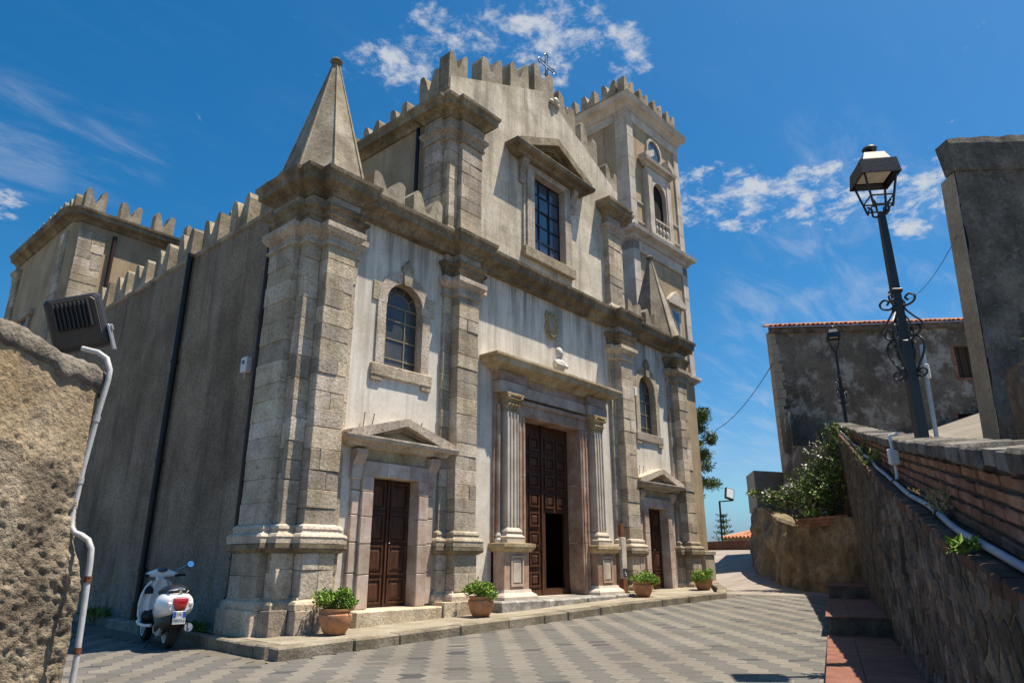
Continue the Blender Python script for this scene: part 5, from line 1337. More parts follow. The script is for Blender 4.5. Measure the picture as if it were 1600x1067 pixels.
MB().cbox(5.90, 6.02, 1.46, 1.66, 4.47, 4.76, .012).build("box_body", MT['white_pvc'], wb); MB().cbox(5.893, 5.90, 1.52, 1.60, 4.62, 4.69, .002).build("box_window", MT['lampbody'], wb); MB().tube([(5.95, 1.56, 4.47), (5.95, 1.56, 4.36)], .014, 6).build("cable_gland", MT['grey_pvc'], wb)
wb = thing("wall_lamp", "small white wall lamp beside the right arched window", "lamp", (16.74, -.12, 5.7))
MB().cbox(16.66, 16.82, -.22, -.02, 5.68, 5.94, .015).build("lamp_housing", MT['white_pvc'], wb); MB().cbox(16.69, 16.79, -.20, -.12, 5.665, 5.68, .003).build("lamp_glass", MT['frosted'], wb)

# ------------------------------------------------------------------ near wall on the left with floodlight and conduit
nw = thing("garden_wall", "weathered near wall of patchy lime render with a grey cement cap", "wall", (.8, -6.1, -.2))
E0 = Vector((1.345, -5.87)); WDn = Vector((-.894, -.447)); WNn = Vector((.447, -.894))
def ntop(t): return 2.20 + .16 * min(t, .9) + .02 * noise.noise(Vector((t * 5, 1, 0))) + .015 * noise.noise(Vector((t * 17, 2, 0)))
def fbm(p, o=5):
    s, a = 0, 1
    for _ in range(o): s += a * noise.noise(p); p = p * 2.03; a *= .5
    return s
def nrelief(t, z):
    p = Vector((t * 2.4, z * 2.4, .7)); lo = max(0, min(1, (1.75 - z + .25 * noise.noise(Vector((t * 3, z * 2, 9)))) / .45))
    c = noise.cell(Vector((t * 7, z * 7, 0)))
    d = .008 * fbm(p * 1.6, 5) + lo * (.011 * fbm(p * 1.9 + Vector((4, 4, 4)), 5) + .010 * fbm(p * 13, 5))
    d -= .022 * max(0, noise.noise(Vector((t * 24, z * 24, 5))) - .3) * (1 + 1.5 * lo)
    lump = math.exp(-(((t - .14) / .13) ** 2 + ((z - 1.12) / .16) ** 2)); return d + lump * .03
b = MB(); nt_, nz_ = 190, 230; vs = []; mi = []
def tcol(i): return 1.7 * i / 150 if i <= 150 else 1.7 + .09 * (i - 150)
edge = .055
for i in range(nt_ + 1):
    t = tcol(i)
    for j in range(nz_ + 1):
        zt = ntop(t) - .06; z = -.5 + (zt + .5) * j / nz_; d = nrelief(t, z); k = 0 if t > .06 else (.06 - t)
        tt = t + .008 * noise.noise(Vector((z * 6, t, 3))) + .006 * noise.noise(Vector((z * 23, t, 4))) - .03 * math.exp(-((z - 1.12) / .12) ** 2) * max(0, 1 - t * 5) - (.018 * (2.25 - z) + .075 * max(0, min(1, (1.28 - z) / .3)))
        p = E0 + WDn * tt + WNn * (d - k * 1.2); vs.append((p.x, p.y, z))
fs = []
for i in range(nt_):
    for j in range(nz_):
        fs.append((i*(nz_+1)+j, i*(nz_+1)+j+1, (i+1)*(nz_+1)+j+1, (i+1)*(nz_+1)+j))
        z = -.5 + 2.9 * j / nz_; t = tcol(i); mi.append(1 if z < 1.72 + .3 * fbm(Vector((t * 2.6, z * 2.6, 9))) else 0)
b.add(vs, fs); b.m = mi; b.build("rendered_face", [MT['nearwall'], MT['nearstone']], nw, smooth='all')
b = MB(); vs = []; n = 60      # returning end and back
for j in range(n + 1):
    z = -.5 + (ntop(0) + .4) * j / n
    for q in range(7):
        o = -.05 - .07 * q; jx = .018 * fbm(Vector((z * 5, q * .6, 3)), 4); p = E0 + WDn * (.02 + jx - (.018 * (2.25 - z) + .075 * max(0, min(1, (1.28 - z) / .3))) - .03 * math.exp(-((z - 1.12) / .12) ** 2) * (1 - q / 7)) + WNn * o; vs.append((p.x, p.y, z))
b.add(vs, [(j*7+q, j*7+q+1, (j+1)*7+q+1, (j+1)*7+q) for j in range(n) for q in range(6)]); b.build("wall_end", MT['nearstone'], nw, smooth='all')
q0, q1, q2, q3 = [E0 + WDn * t_ + WNn * o_ for t_, o_ in ((.10, -.07), (5.28, -.07), (5.28, -.45), (.10, -.45))]
MB().prism([(p.x, p.y) for p in (q0, q1, q2, q3)], -.5, 2.12, 'z').build("wall_core", MT['nearstone'], nw, fix=True)
b = MB(); vs = []; nt2 = 200; prof = [(-.004, -.125), (.014, -.11), (.020, -.075), (.014, -.03), (-.012, -.004), (-.10, .02), (-.25, .03), (-.42, .0), (-.46, -.2)]
for i in range(nt2 + 1):
    t = .015 + (1.75 * i / 140 if i <= 140 else 1.75 + .06 * (i - 140)); lowr = .03 * noise.noise(Vector((t * 4, 8, 0))) + .04 * noise.noise(Vector((t * 12, 8, 0)))
    for k, (o, dz) in enumerate(prof):
        q = fbm(Vector((t * 6, k * .7, 2)), 4) * .010 * (1 if t > .05 else .5); sh = .75 if t < .05 else 1
        p = E0 + WDn * (t + q * .6) + WNn * (o * sh + q + (nrelief(max(t, .06), 2.0) if k < 4 else 0)); vs.append((p.x, p.y, ntop(max(t, 0)) + dz * (1 if k > 1 else 1) + (lowr if k < 2 else 0) + q))
K = len(prof); b.add(vs, [(i*K+j, i*K+j+1, (i+1)*K+j+1, (i+1)*K+j) for i in range(nt2) for j in range(K - 1)] + [tuple(range(K))]); b.build("cement_cap", MT['capmortar'], nw, smooth='all')

fl = thing("floodlight", "black floodlight with cooling fins on the near wall, seen from behind", "floodlight", (1.25, -5.42, 2.58), 0, local=True)
Mf = Matrix.Rotation(rad(-12), 4, 'Z') @ Matrix.Rotation(rad(-14), 4, 'X')
fl.rotation_euler = (Matrix.Rotation(rad(-36), 4, 'Z') @ Matrix.Rotation(rad(-17), 4, 'Y') @ Matrix.Rotation(rad(14), 4, 'X')).to_euler()
def rr(w, h, y, c=.02):
    return [(-w + c, y, -h), (w - c, y, -h), (w, y, -h + c), (w, y, h - c), (w - c, y, h), (-w + c, y, h), (-w, y, h - c), (-w, y, -h + c)]
b = MB(); b.loft([rr(.135, .15, -.012), rr(.15, .165, .0), rr(.155, .17, .05), rr(.15, .165, .07)]); b.build("housing", MT['lampbody'], fl)
MB().loft([rr(.128, .14, -.02), rr(.132, .145, -.01)]).build("back_plate", MT['lampface'], fl)
MB().loft([rr(.10, .085, -.024, .01), rr(.10, .085, -.018, .01)]).xf(Matrix.Translation((0, 0, .045))).build("fin_bed", MT['iron'], fl)
for k in range(9): MB().cbox(-.092 + .023 * k - .004, -.092 + .023 * k + .004, -.05, -.02, -.035, .125, .002).build("cooling_fin", MT['lampbody'], fl)
MB().cbox(-.13, .13, .066, .078, -.145, .145, .004).build("front_glass", MT['glass'], fl)
b = MB(); b.cbox(.158, .172, -.01, .05, -.20, -.04, .003); b.tube([(.155, .02, -.06), (.185, .02, -.06)], .02, 10); b.build("mount_bracket", MT['galv'], fl)
cp = tag(MB().tube([(1.20, -5.80, 2.33), (1.262, -5.861, 2.310), (1.300, -5.90, 2.275), (1.318, -5.925, 2.207), (1.318, -5.925, 2.15), (1.304, -5.909, 1.967), (1.287, -5.892, 1.674), (1.281, -5.882, 1.42), (1.284, -5.89, 1.37), (1.300, -5.905, 1.342), (1.325, -5.935, 1.328), (1.350, -5.965, 1.305), (1.366, -5.982, 1.262), (1.370, -5.987, 1.20), (1.376, -5.993, .978), (1.381, -5.999, .745), (1.380, -5.998, .59), (1.387, -6.006, .1)], .0145, 10).build("conduit", MT['grey_pvc'], None, smooth=True), "pale grey conduit running down the end of the near left wall", "conduit")
BASE_cp = BASE[cp]
for p, q in (((1.303, -5.908, 1.95), (1.301, -5.906, 1.92)), ((1.286, -5.89, 1.62), (1.284, -5.888, 1.59)), ((1.372, -5.989, 1.13), (1.373, -5.99, 1.10)), ((1.38, -5.998, .80), (1.38, -5.998, .77))):
    MB().tube([p, q], .018, 10).build("clip", MT['grey_pvc'] if p[2] > 1.2 else MT['rust'], cp)

# ------------------------------------------------------------------ white scooter (own frame: y forward, rear axle at 0)
sc = thing("scooter", "white motor scooter parked in the shade beside the church wall", "scooter", (4.98, .98, road_z(4.98, .98) + .006), rad(-10), local=True)
def wheel(y, r, wd, name):
    pr = [(-wd, r - .09), (-wd * 1.1, r - .05), (-wd * .8, r - .012), (0, r), (wd * .8, r - .012), (wd * 1.1, r - .05), (wd, r - .09)]
    def ringx(x, rr_): return [(x, y + rr_ * math.cos(2*math.pi*i/24), .25 + rr_ * math.sin(2*math.pi*i/24)) for i in range(24)]
    w = MB().loft([ringx(x, q) for x, q in pr], caps=True).build("wheel", MT['rubber'], sc, smooth=True)
    b = MB(); b.loft([ringx(-wd * 1.02, r - .10), ringx(-wd * 1.12, r - .085), ringx(-wd * .6, r - .13), ringx(-wd * .5, .05)]); b.loft([ringx(wd * 1.02, r - .10), ringx(wd * 1.12, r - .085), ringx(wd * .6, r - .13), ringx(wd * .5, .05)])
    for k in range(5):
        a = 2 * math.pi * k / 5; b.tube([(-wd * .9, y, .25), (-wd * .9, y + (r - .1) * math.cos(a), .25 + (r - .1) * math.sin(a))], .018, 5)
    b.build("rim", MT['galv'], w); return w
wheel(0, .245, .058, "rear"); wheel(1.37, .245, .056, "front")
def sect(y, hw, zb, zt, n=24, pw_=3.2, tilt=0):
    o = []
    for i in range(n):
        a = 2 * math.pi * i / n; c, s = math.cos(a), math.sin(a)
        o.append((hw * math.copysign(abs(c) ** (2 / pw_), c) * (1 - .18 * max(0, s)), y + tilt * s, (zb + zt) / 2 + (zt - zb) / 2 * math.copysign(abs(s) ** (2 / pw_), s)))
    return o
b = MB(); b.loft([sect(*q) for q in ((-.375, .13, .55, .735), (-.36, .165, .515, .755), (-.31, .20, .485, .775), (-.18, .235, .45, .79), (0, .25, .42, .795), (.16, .235, .40, .785), (.32, .20, .39, .765), (.46, .15, .35, .73), (.56, .115, .32, .64), (.60, .09, .30, .54))])
b.build("rear_body", MT['scootwhite'], sc, smooth='all')
b = MB(); b.loft([sect(*q) for q in ((-.26, .08, .785, .82), (-.22, .125, .785, .865), (-.05, .145, .78, .895), (.12, .15, .775, .885), (.26, .15, .765, .845), (.42, .135, .745, .82), (.52, .10, .72, .78))]); b.build("seat", MT['leather'], sc, smooth='all')
b = MB()
for s in (-1, 1): b.tube([(s * .10, .0, .79), (s * .135, -.14, .80), (s * .12, -.27, .83), (s * .06, -.33, .845), (0, -.34, .85)], .014, 7)
b.tube([(0, -.34, .85), (0, -.33, .78)], .025, 7); b.build("grab_rail", MT['chrome'], sc, smooth=True)
# floor, shield
b = MB(); b.loft([sect(.52, .14, .25, .33), sect(.62, .19, .26, .315), sect(.90, .21, .27, .32), sect(1.0, .22, .28, .36)]); b.build("floorboard", MT['blackplastic'], sc, smooth=True)
for s in (-1, 1): MB().tube([(s * .15, .50, .30), (s * .205, .65, .29), (s * .225, .92, .30), (s * .24, 1.0, .34)], .022, 7).build("floor_trim", MT['scootwhite'], sc, smooth=True)
def shield_ring(z, hw, yb, d):
    o = []
    for i in range(9): t = -1 + i / 4; o.append((hw * t, yb + .10 * (1 - t * t) * 1.0, z))
    for i in range(9): t = 1 - i / 4; o.append((hw * t * .97, yb + .10 * (1 - t * t) - d - (.10 if abs(t) < .55 else 0) , z))
    return o
b = MB(); b.loft([shield_ring(z, hw, yb, .035) for z, hw, yb in ((.30, .20, 1.0), (.42, .245, .99), (.58, .255, .985), (.72, .24, .965), (.84, .20, .935), (.92, .14, .91), (.955, .08, .90))]); b.build("leg_shield", MT['scootwhite'], sc, smooth=True)
MB().loft([sect(.84, .12, .34, .46), sect(.93, .19, .33, .50), sect(.965, .20, .33, .52)]).build("foot_well", MT['blackplastic'], sc, smooth=True)
MB().tube([(s_[0], s_[1], s_[2]) for s_ in ((-.205, .98, .31), (-.25, .975, .43), (-.26, .97, .58), (-.245, .95, .72), (-.205, .92, .84), (-.14, .895, .93))], .014, 6).build("shield_edge", MT['scootwhite'], sc, smooth=True)
b = MB()
b.loft([[(-.215 + w, .885 + .0, .74 + z) for w, z in ((0, 0), (.12, 0), (.125, .06), (.09, .115), (.03, .11), (-.0, .07))], [(-.215 + w, .94, .74 + z) for w, z in ((0, 0), (.12, 0), (.125, .06), (.09, .115), (.03, .11), (-.0, .07))]]); b.build("pocket", MT['blackplastic'], sc)
for k in range(3): MB().cbox(-.268, -.245, .96, 1.0, .52 + .065 * k, .565 + .065 * k, .004).build("side_vent", MT['blackplastic'], sc)
b = MB(); b.loft([sect(1.12, .055, .40, .78), sect(1.06, .07, .36, .90)]); b.build("steering_cover", MT['scootwhite'], sc, smooth=True)
b = MB(); b.loft([[(r * math.cos(2*math.pi*i/16), 1.37 + 1.9 * r * math.sin(2*math.pi*i/16), z) for i in range(16)] for r, z in ((.105, .40), (.11, .46), (.09, .53), (.04, .57))]); b.build("front_mudguard", MT['scootwhite'], sc, smooth='all')
# handlebar head
b = MB(); b.loft([[(x, y + .03 * math.cos(2*math.pi*i/12) * k, z + .04 * math.sin(2*math.pi*i/12) * k) for i in range(12)] for x, y, z, k in ((-.24, .90, 1.02, .6), (-.18, .92, 1.035, 1.0), (-.10, .95, 1.045, 1.5), (0, .97, 1.055, 2.0), (.10, .95, 1.045, 1.5), (.18, .92, 1.035, 1.0), (.24, .90, 1.02, .6))]); b.build("handlebar_head", MT['scootwhite'], sc, smooth='all')
MB().loft([sect(.95, .05, .86, 1.02), sect(1.02, .06, .84, 1.03)]).build("steering_neck", MT['scootwhite'], sc, smooth=True)
MB().ball((0, .90, 1.10), .075, 14, 8, (1, .5, .45)).build("dial", MT['glass'], sc, smooth=True)
MB().tube([(-.075 * math.cos(a), .895 + .01, 1.10 + .04 * math.sin(a)) for a in [2 * math.pi * k / 16 for k in range(17)]], .008, 5).build("dial_rim", MT['chrome'], sc)
for s in (-1, 1):
    MB().tube([(s * .23, .895, 1.02), (s * .35, .865, 1.015)], .018, 9).build("grip", MT['rubber'], sc, smooth=True)
    MB().tube([(s * .20, .94, 1.02), (s * .36, .93, 1.005)], .007, 5).build("brake_lever", MT['chrome'], sc); MB().cbox(s * .22 - .03, s * .22 + .03, .865, .92, .99, 1.03, .006).build("switch_pod", MT['blackplastic'], sc)
mi_ = MB().tube([(.19, .93, 1.05), (.24, .93, 1.10), (.36, .91, 1.165)], .006, 5).build("mirror_stalk", MT['chrome'], sc)
MB().ball((.405, .90, 1.185), .058, 14, 8, (1, .45, 1)).build("mirror_shell", MT['blackplastic'], mi_, smooth='all'); MB().lathe([(.001, 0), (.05, 0), (.05, .004), (.001, .004)], (0, 0, 0), 18).xf(Matrix.Translation((.405, .868, 1.185)) @ Matrix.Rotation(rad(74), 4, 'X')).build("mirror_glass", MT['mirror'], mi_)
# tail
MB().loft([[(x * w, -.375 + dy, .64 + (z - .64) * w) for x, z in ((-.10, .715), (.10, .715), (.105, .67), (.082, .575), (.04, .555), (-.04, .555), (-.082, .575), (-.105, .67))] for w, dy in ((1.0, .03), (1.0, -.012), (.9, -.028), (.6, -.036))]).build("tail_light", MT['redlens'], sc, smooth=True)
b = MB(); b.loft([sect(-.384, .15, .54, .74), sect(-.36, .175, .515, .755)]); b.build("tail_cowl", MT['scootwhite'], sc, smooth=True)
for s in (-1, 1): MB().cbox(s * .142 - .028, s * .142 + .028, -.392, -.35, .615, .66, .008).build("indicator", MT['clearlens'], sc)
b = MB(); b.cbox(-.088, .088, -.412, -.404, .365, .54, .004); b.xf(Matrix.Translation((0, 0, 0))); pl = b.build("number_plate", MT['plate_white'], sc)
for x0, x1 in ((-.086, -.045), (.045, .086)): MB().box(x0, x1, -.4145, -.412, .455, .537).build("blue_band", MT['plate_blue'], pl)
def text(s_, x, z, size, par, y=-.4155):
    c = bpy.data.curves.new("plate_text", 'FONT'); c.body = s_; c.size = size; c.align_x = 'CENTER'; c.align_y = 'CENTER'; c.extrude = .0004
    tmp = bpy.data.objects.new("plate_text", c); me = bpy.data.meshes.new_from_object(tmp); bpy.data.objects.remove(tmp); me.materials.clear(); me.materials.append(MT['lampbody'])
    o = bpy.data.objects.new("plate_text", me); COL.objects.link(o); o.parent = par; o.location = (x, y, z); o.rotation_euler = (rad(90), 0, 0); return o
text("DE", 0, .498, .06, pl); text("08056", 0, .415, .068, pl)
MB().cbox(-.07, .07, -.403, -.33, .38, .56, .01).build("plate_holder", MT['blackplastic'], sc)
b = MB(); b.loft([sect(-.34, .10, .36, .53), sect(-.15, .17, .26, .52), sect(.15, .19, .18, .48), sect(.42, .13, .20, .40)]); b.build("engine_block", MT['blackplastic'], sc, smooth=True)
b = MB(); b.loft([[(-.13 - .035 * k, .02 + yy, .27 + zz) for yy, zz in ((-.15, 0), (-.10, .075), (.05, .085), (.25, .06), (.30, 0), (.25, -.05), (.05, -.08), (-.10, -.07))] for k in (0, 1)]); b.build("transmission_cover", MT['galv'], sc, smooth=True)
b = MB(); b.tube([(.15, .25, .22), (.17, .05, .25), (.175, -.30, .31)], [.04, .065, .06], 12); b.tube([(.175, -.30, .31), (.175, -.36, .32)], .022, 8); b.build("exhaust", MT['galv'], sc, smooth=True)
MB().tube([(.12, -.30, .40), (.145, -.345, .36), (.14, -.36, .31)], .012, 6).build("chrome_tip", MT['chrome'], sc)
MB().tube([(-.08, .42, .22), (-.20, .47, .0)], .012, 6).build("side_stand", MT['iron'], sc)

# ------------------------------------------------------------------ rock under the old house, block, planter bricks, climber
rk = thing("rock_outcrop", "rough plastered rock outcrop carrying the old house above the lane", "rock", (25, -1.5, .4))
bc_ = [(19.2, -4.95, 2.3), (19.7, -4.35, 2.3), (20.3, -3.85, 2.3), (21.0, -3.1, 2.25), (21.8, -2.3, 2.25), (23.2, -1.3, 2.5), (25.0, -.25, 3.0), (26.6, .65, 3.2), (28.0, 1.45, 3.25), (29.2, 2.0, 3.3), (30.6, 2.0, 3.3), (32.0, 1.2, 3.3), (33.5, 0, 3.3)]
cr_ = []
for (a, c) in zip(bc_, bc_[1:]):
    for k in range(8): t = k / 8; cr_.append(tuple(a[i] + (c[i] - a[i]) * t for i in range(3)))
vs = []; nz_ = 34; cen = Vector((27, -3.5))
for i, (x, y, zt) in enumerate(cr_):
    p = Vector((x, y)); inn = (cen - p).normalized(); zb = road_z(x, y) - .15
    for j in range(nz_ + 1):
        t = j / nz_; z = zb + (zt - zb) * t; d = .26 * fbm(Vector((x * .9, y * .9, z * .9)), 6) + .14 * abs(noise.noise(Vector((x * 1.7, y * 1.7, z * 2.3)))) + .05 * abs(noise.noise(Vector((x * 5, y * 5, z * 5))))
        q = p + inn * (.28 * t ** 1.5 - d); vs.append((q.x, q.y, z))
b = MB(); n = len(cr_); b.add(vs, [(i*(nz_+1)+j, (i+1)*(nz_+1)+j, (i+1)*(nz_+1)+j+1, i*(nz_+1)+j+1) for i in range(n - 1) for j in range(nz_)]); b.build("rock_face", MT['rock'], rk, smooth='all')
b = MB(); top = [(x + (cen.x - x) * .04, y + (cen.y - y) * .04, zt - .02) for x, y, zt in cr_[::4]]; b.add(top + [(33, -3, 3.3), (27, -5.5, 2.6)], [tuple(range(len(top) + 2))]); b.build("rock_top", MT['rock'], rk)
b = MB()     # rendered foot of the house above the rock
ft = [(21.6, -3.2), (24.3, -1.6), (26.8, -.2), (28.45, -.1), (30.0, .6)]
vs = []
for i in range(41):
    t = i / 40 * 4; k = min(3, int(t)); f = t - k; x = ft[k][0] + (ft[k+1][0] - ft[k][0]) * f; y = ft[k][1] + (ft[k+1][1] - ft[k][1]) * f
    for j in range(21):
        z = 2.0 + (5.0 if x > 26.5 else 2.6 + .9 * (x - 21.6) / 4.9) * j / 20 * 1.0; d = .12 * fbm(Vector((x, y, z)), 5); vs.append((x + d * .5 + .015 * j * 3, y - .0 - d * .5 - .02 * j, z))
b.add(vs, [(i*21+j, (i+1)*21+j, (i+1)*21+j+1, i*21+j+1) for i in range(40) for j in range(20)]); b.build("rendered_foot", MT['oldhouse'], rk, smooth='all')
b = MB(); b.prism([(27.55, .9), (29.3, 1.95), (30.6, 1.3), (29.0, .12)], 3.15, 4.70, 'z'); cb = tag(b.build("parapet_block", MT['concrete'], None, fix=True), "plain concrete parapet block jutting from the rock beside the old house", "wall")
pb = thing("planter_wall", "short brick planter edge on top of the rock below the climber", "planter", (20.8, -3.6, 2.2))
PA = Vector((20.95, -2.85)); PB = Vector((20.0, -4.35)); pd = (PB - PA).normalized(); pn = Vector((-pd.y, pd.x)) * -1
if pn.dot(Vector((-20, -6))) < 0: pn = -pn
for k in range(3):
    s = -.12 * (k % 2)
    while s < (PB - PA).length:
        q = [PA + pd * (s + a) + pn * o for a, o in ((.004, 0), (.246, 0), (.246, -.12), (.004, -.12))]; b = MB(); z0 = 2.14 + .085 * k
        b.add([(p.x, p.y, z) for z in (z0, z0 + .072) for p in q], [(0, 1, 5, 4), (1, 2, 6, 5), (2, 3, 7, 6), (3, 0, 4, 7), (4, 5, 6, 7)]); b.build("brick", MT['brick'], pb, fix=True); s += .25
cl = thing("climbing_shrub", "tangled green climber with white blossoms growing over the rock by the ramp wall", "shrub", (21.6, -3.4, 2.3))
balls = [(21.7, -3.0, 3.3, .75, .9), (21.9, -3.45, 3.9, .65, 1.1), (21.6, -2.5, 2.95, .62, .8), (21.9, -3.75, 4.5, .5, 1.2), (21.3, -3.5, 3.0, .6, 1.0), (21.5, -2.0, 3.05, .42, .6), (21.3, -4.0, 3.5, .5, 1.3), (21.2, -1.55, 3.2, .26, .5), (22.0, -3.9, 5.0, .32, 1.0), (20.9, -3.3, 2.5, .35, .6)]
cloud(MB(), balls, 2900, .12, 21, .3, .1, .5).build("foliage", MT['ivy'], cl)
b = MB(); r = random.Random(4)
for _ in range(12):
    q = r.choice(balls); v = Vector((r.gauss(0, 1) - .6, r.gauss(0, 1) - .3, r.gauss(0, 1) + .5)).normalized() * q[3]; c = Vector(q[:3]) + v
    for _k in range(7): leaf(b, c + Vector((r.gauss(0, .05), r.gauss(0, .05), r.gauss(0, .05))), .09, r, .2, .9)
b.build("blossom", MT['flower'], cl)
b = MB()
for _ in range(30):
    q = r.choice(balls); s0 = Vector((21.5 + r.uniform(-.3, .3), -3.3 + r.uniform(-.7, .7), 2.3)); e = Vector(q[:3]) + Vector((r.gauss(0, .3), r.gauss(0, .3), r.gauss(0, .3)))
    b.tube([s0, (s0 + e) / 2 + Vector((r.gauss(0, .2), r.gauss(0, .2), .1)), e], [.03, .02, .008], 5)
b.build("stems", MT['bark'], cl)

# weeds on the ledge and on the building
def weed(s, label, n, h, m, seed, bo=.2, dry=False):
    r = random.Random(seed); x, y = wpt(s, bo); z = led(s); t = thing("ledge_weed", label, "weed", (x, y, z), 0, "weeds rooted in the brick ledge"); st = MB(); lf = MB()
    for _ in range(n):
        d = Vector((r.gauss(0, .6), r.gauss(0, .6), 1.0)).normalized(); l = h * r.uniform(.4, 1); p0 = Vector((x, y, z)) + Vector((r.gauss(0, .05), r.gauss(0, .05), 0)); p1 = p0 + d * l * .6; p2 = p0 + d * l + Vector((r.gauss(0, .05), r.gauss(0, .05), -.02))
        st.tube([p0, p1, p2], [.005, .004, .002], 4)
        for k in range(14):
            f = r.random() ** .6; leaf(lf, p0 + (p2 - p0) * f, .035 if dry else .06, r, .3, .35)
        if dry:
            for k in range(10): e = p2 + Vector((r.gauss(0, .035), r.gauss(0, .035), r.uniform(-.01, .03))); st.tube([p2, e], .0018, 3); leaf(lf, e, .02, r, .6, .8)
    st.build("stems", MT['dry' if dry else 'bark'], t); lf.build("leaves", MT[m], t)
weed(1.9, "dry yellow umbel weed standing on the ledge against the bricks", 7, .34, 'dry', 31, .16, True)
weed(7.6, "leafy green and yellow weed trailing over the ledge beyond the junction box", 9, .36, 'leaf', 32, .28)
weed(9.4, "small green weed on the far stretch of the ledge", 8, .34, 'ivy', 33, .28)
weed(12.5, "dark green weed clump at the far end of the ledge", 10, .5, 'ivy', 34, .25)
weed(.35, "tiny grass tuft on the near edge of the ledge", 5, .14, 'leaf', 35, .33)
t = thing("wall_fern", "yellow green fern growing from the stone pier at the right edge", "plant", (15.2, -9.3, 5.2))
b = MB(); r = random.Random(9)
for _ in range(26):
    d = Vector((r.gauss(-.5, .5), r.gauss(-.2, .6), r.gauss(.2, .5))).normalized()
    for k in range(16): leaf(b, Vector((15.75, -10.0, 5.15)) + d * (k * .045), .13, r, .0, .3)
b.build("fronds", MT['leaf'], t)
# weeds along the foot of the church flank
for k, (x, y, h) in enumerate(((5.75, 1.75, .16), (5.85, 3.6, .13), (5.78, 6.2, .2), (5.72, 2.4, .12))):
    r = random.Random(60 + k); b = MB(); z = pav_z(x)
    for _ in range(90): leaf(b, (x + r.gauss(0, .06), y + r.gauss(0, .28), z), h, r, 1.2, .25)
    tag(b.build("wall_weed", MT['ivy']), "low weeds at the foot of the side wall " + ("just behind the scooter tail", "left of the black drainpipe base" if False else "between the scooter and the black pipe", "beyond the black drainpipe base", "in front of the scooter handlebar")[k], "weed", "weeds at the foot of the church flank")

# ------------------------------------------------------------------ far lane: low brick wall, roof, spotlight, trees, cable
lw = thing("low_brick_wall", "low red brick wall closing the far end of the lane", "wall", (38.3, 7, 1.6))
a = Vector((38.3, 10.5)); c = Vector((38.3, 2.6)); b = MB()
for k in range(9):
    y = 10.5 - (k % 2) * .13
    zb = lambda y_: 1.60 + .10 * (8.4 - y_) / 3
    while y > 2.6: b.cbox(38.2, 38.5, y - .25, y - .01, zb(y) + .1 * k - .2, zb(y) + .1 * k + .088 - .2 , .008); y -= .26
o = b.build("brickwork", MT['brick'], lw); o["kind"] = "stuff"
b = MB(); b.prism([(10.5, 1.0), (2.6, 1.0), (2.6, 2.42), (10.5, 2.18)], 38.23, 38.47, 'x'); b.build("wall_core", MT['mortar'], lw, fix=True)
fh = thing("far_house", "far low house showing only its red tiled roof behind the brick wall", "house", (49, 9.5, -1))
b = MB(); b.box(47.5, 52, 6, 11.2, -2.5, 2.9); b.build("house_wall", MT['palewall'], fh)
b = MB(); b.add([(47.1, 11.6, 2.75), (47.1, 5.6, 2.75), (49.8, 5.6, 4.25), (49.8, 11.6, 3.0), (52.5, 11.6, 2.75), (52.5, 5.6, 2.75)], [(0, 1, 2, 3), (3, 2, 5, 4), (0, 3, 4), (1, 5, 2)]); rf2 = b.build("roof", MT['tile'], fh)
b = MB()
for k in range(22):
    y = 5.7 + k * .27; f = (y - 5.6) / 6; zt = 4.25 - 1.25 * f; b.tube([(47.05, y, 2.8), (49.8, y, zt + .05)], .09, 6)
b.build("tile_rows", MT['tile'], rf2)
spt = thing("spotlight_mast", "slim black mast with a tilted spotlight behind the low brick wall", "spotlight", (39.85, 8.1, 1.2))
MB().tube([(39.85, 8.1, 1.2), (39.9, 8.05, 4.65)], .06, 8).build("mast", MT['iron'], spt, smooth=True); MB().tube([(39.9, 8.05, 4.62), (40.25, 7.35, 4.66)], .04, 6).build("arm", MT['iron'], spt)
b = MB(); b.cbox(-.28, .28, -.09, .09, -.36, .36, .03); b.xf(Matrix.Translation((40.25, 7.55, 5.05)) @ Matrix.Rotation(rad(-40), 4, 'Z') @ Matrix.Rotation(rad(18), 4, 'Y') @ Matrix.Rotation(rad(-20), 4, 'X')); b.build("spotlight_head", MT['lampbody'], spt)
b = MB(); b.cbox(-.22, .22, -.11, -.085, -.30, .30, .01); b.xf(Matrix.Translation((40.25, 7.55, 5.05)) @ Matrix.Rotation(rad(-40), 4, 'Z') @ Matrix.Rotation(rad(18), 4, 'Y') @ Matrix.Rotation(rad(-20), 4, 'X')); b.build("spotlight_glass", MT['clearlens'], spt)
pn_ = thing("pine_tree", "dense green pine rising beyond the right edge of the tower", "tree", (41.2, 11.2, 0))
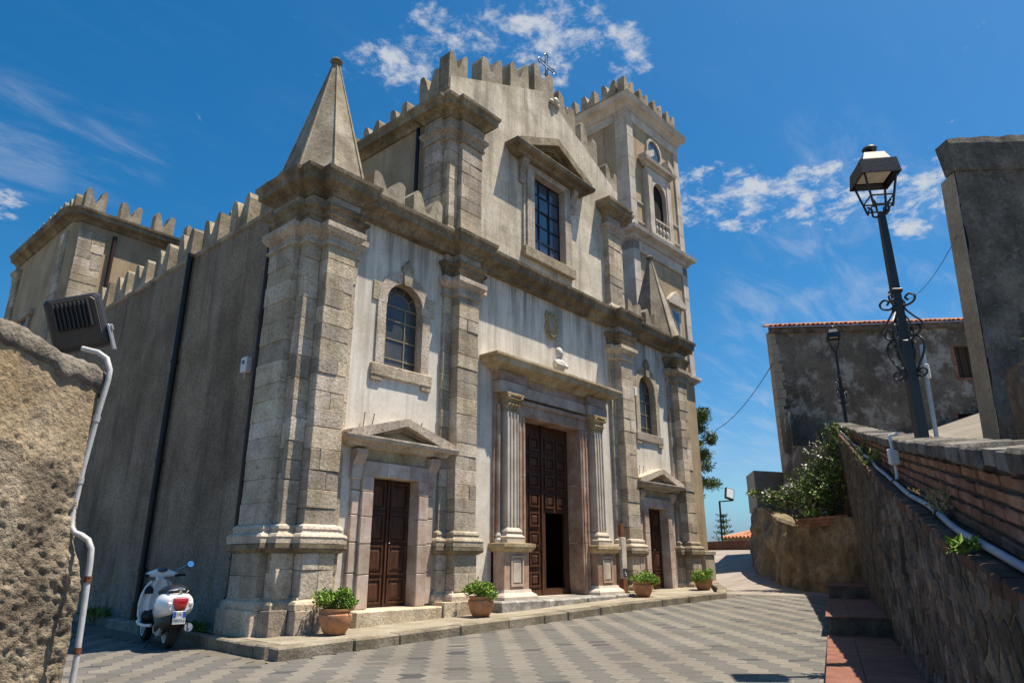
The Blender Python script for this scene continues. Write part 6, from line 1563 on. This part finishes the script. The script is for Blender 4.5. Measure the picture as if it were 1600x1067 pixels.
MB().tube([(41.2, 11.2, -3), (41.25, 11.1, 3), (41.4, 11.0, 7), (41.3, 11.1, 10)], [.35, .28, .2, .08], 8).build("trunk", MT['bark'], pn_, smooth=True)
r = random.Random(2); balls = []
for k in range(60):
    z = r.uniform(4.7, 10.9); R = 2.6 * (1 - ((z - 7.7) / 3.7) ** 2) ** .5 if abs(z - 7.7) < 3.6 else .4; a = r.uniform(0, 6.3); q = R * r.uniform(.3, .95); balls.append((41.3 + q * math.cos(a), 11.0 + q * math.sin(a), z, r.uniform(.35, .65), .8))
cloud(MB(), balls, 19000, .26, 5, .5, .3, .22).build("crown", MT['pine'], pn_)
b = MB()
for q in balls[::2]: b.tube([(41.3, 11.0, q[2] - .8), q[:3]], [.06, .02], 5)
b.build("limbs", MT['bark'], pn_)
ar = thing("araucaria_tree", "small tiered conifer far behind the low brick wall", "tree", (57.1, 15.7, -1))
MB().tube([(57.1, 15.7, -2), (57.15, 15.65, 5.0)], [.14, .04], 6).build("trunk", MT['bark'], ar)
b = MB(); r = random.Random(6)
for lv in range(7):
    z = 2.0 + lv * .46; L_ = 1.35 - .15 * lv
    for k in range(7):
        a = 2 * math.pi * k / 7 + lv; 
        for q in range(14): f = q / 14; leaf(b, (57.1 + L_ * f * math.cos(a), 15.7 + L_ * f * math.sin(a), z + .22 * f * f), .24, r, .8, .35)
b.build("crown", MT['pine'], ar)
def cable(pts, label, r=.012):
    q = []
    for a, c in zip(pts, pts[1:]):
        a = Vector(a); c = Vector(c)
        for k in range(12): t = k / 12; q.append(a + (c - a) * t + Vector((0, 0, -.35 * 4 * t * (1 - t))))
    q.append(Vector(pts[-1])); tag(MB().tube(q, r, 5).build("overhead_cable", MT['iron'], None), label, "cable")
cable([(28.4, -.05, 9.15), (38.15, 7.02, 8.6), (46, 13.2, 9.3)], "thin black cable sagging from the old house corner past the tower", .018)
cable([(17.15, -8.45, 8.2), (31.1, -4.8, 11.6)], "thin cable from the grey building to the old house roof", .009)
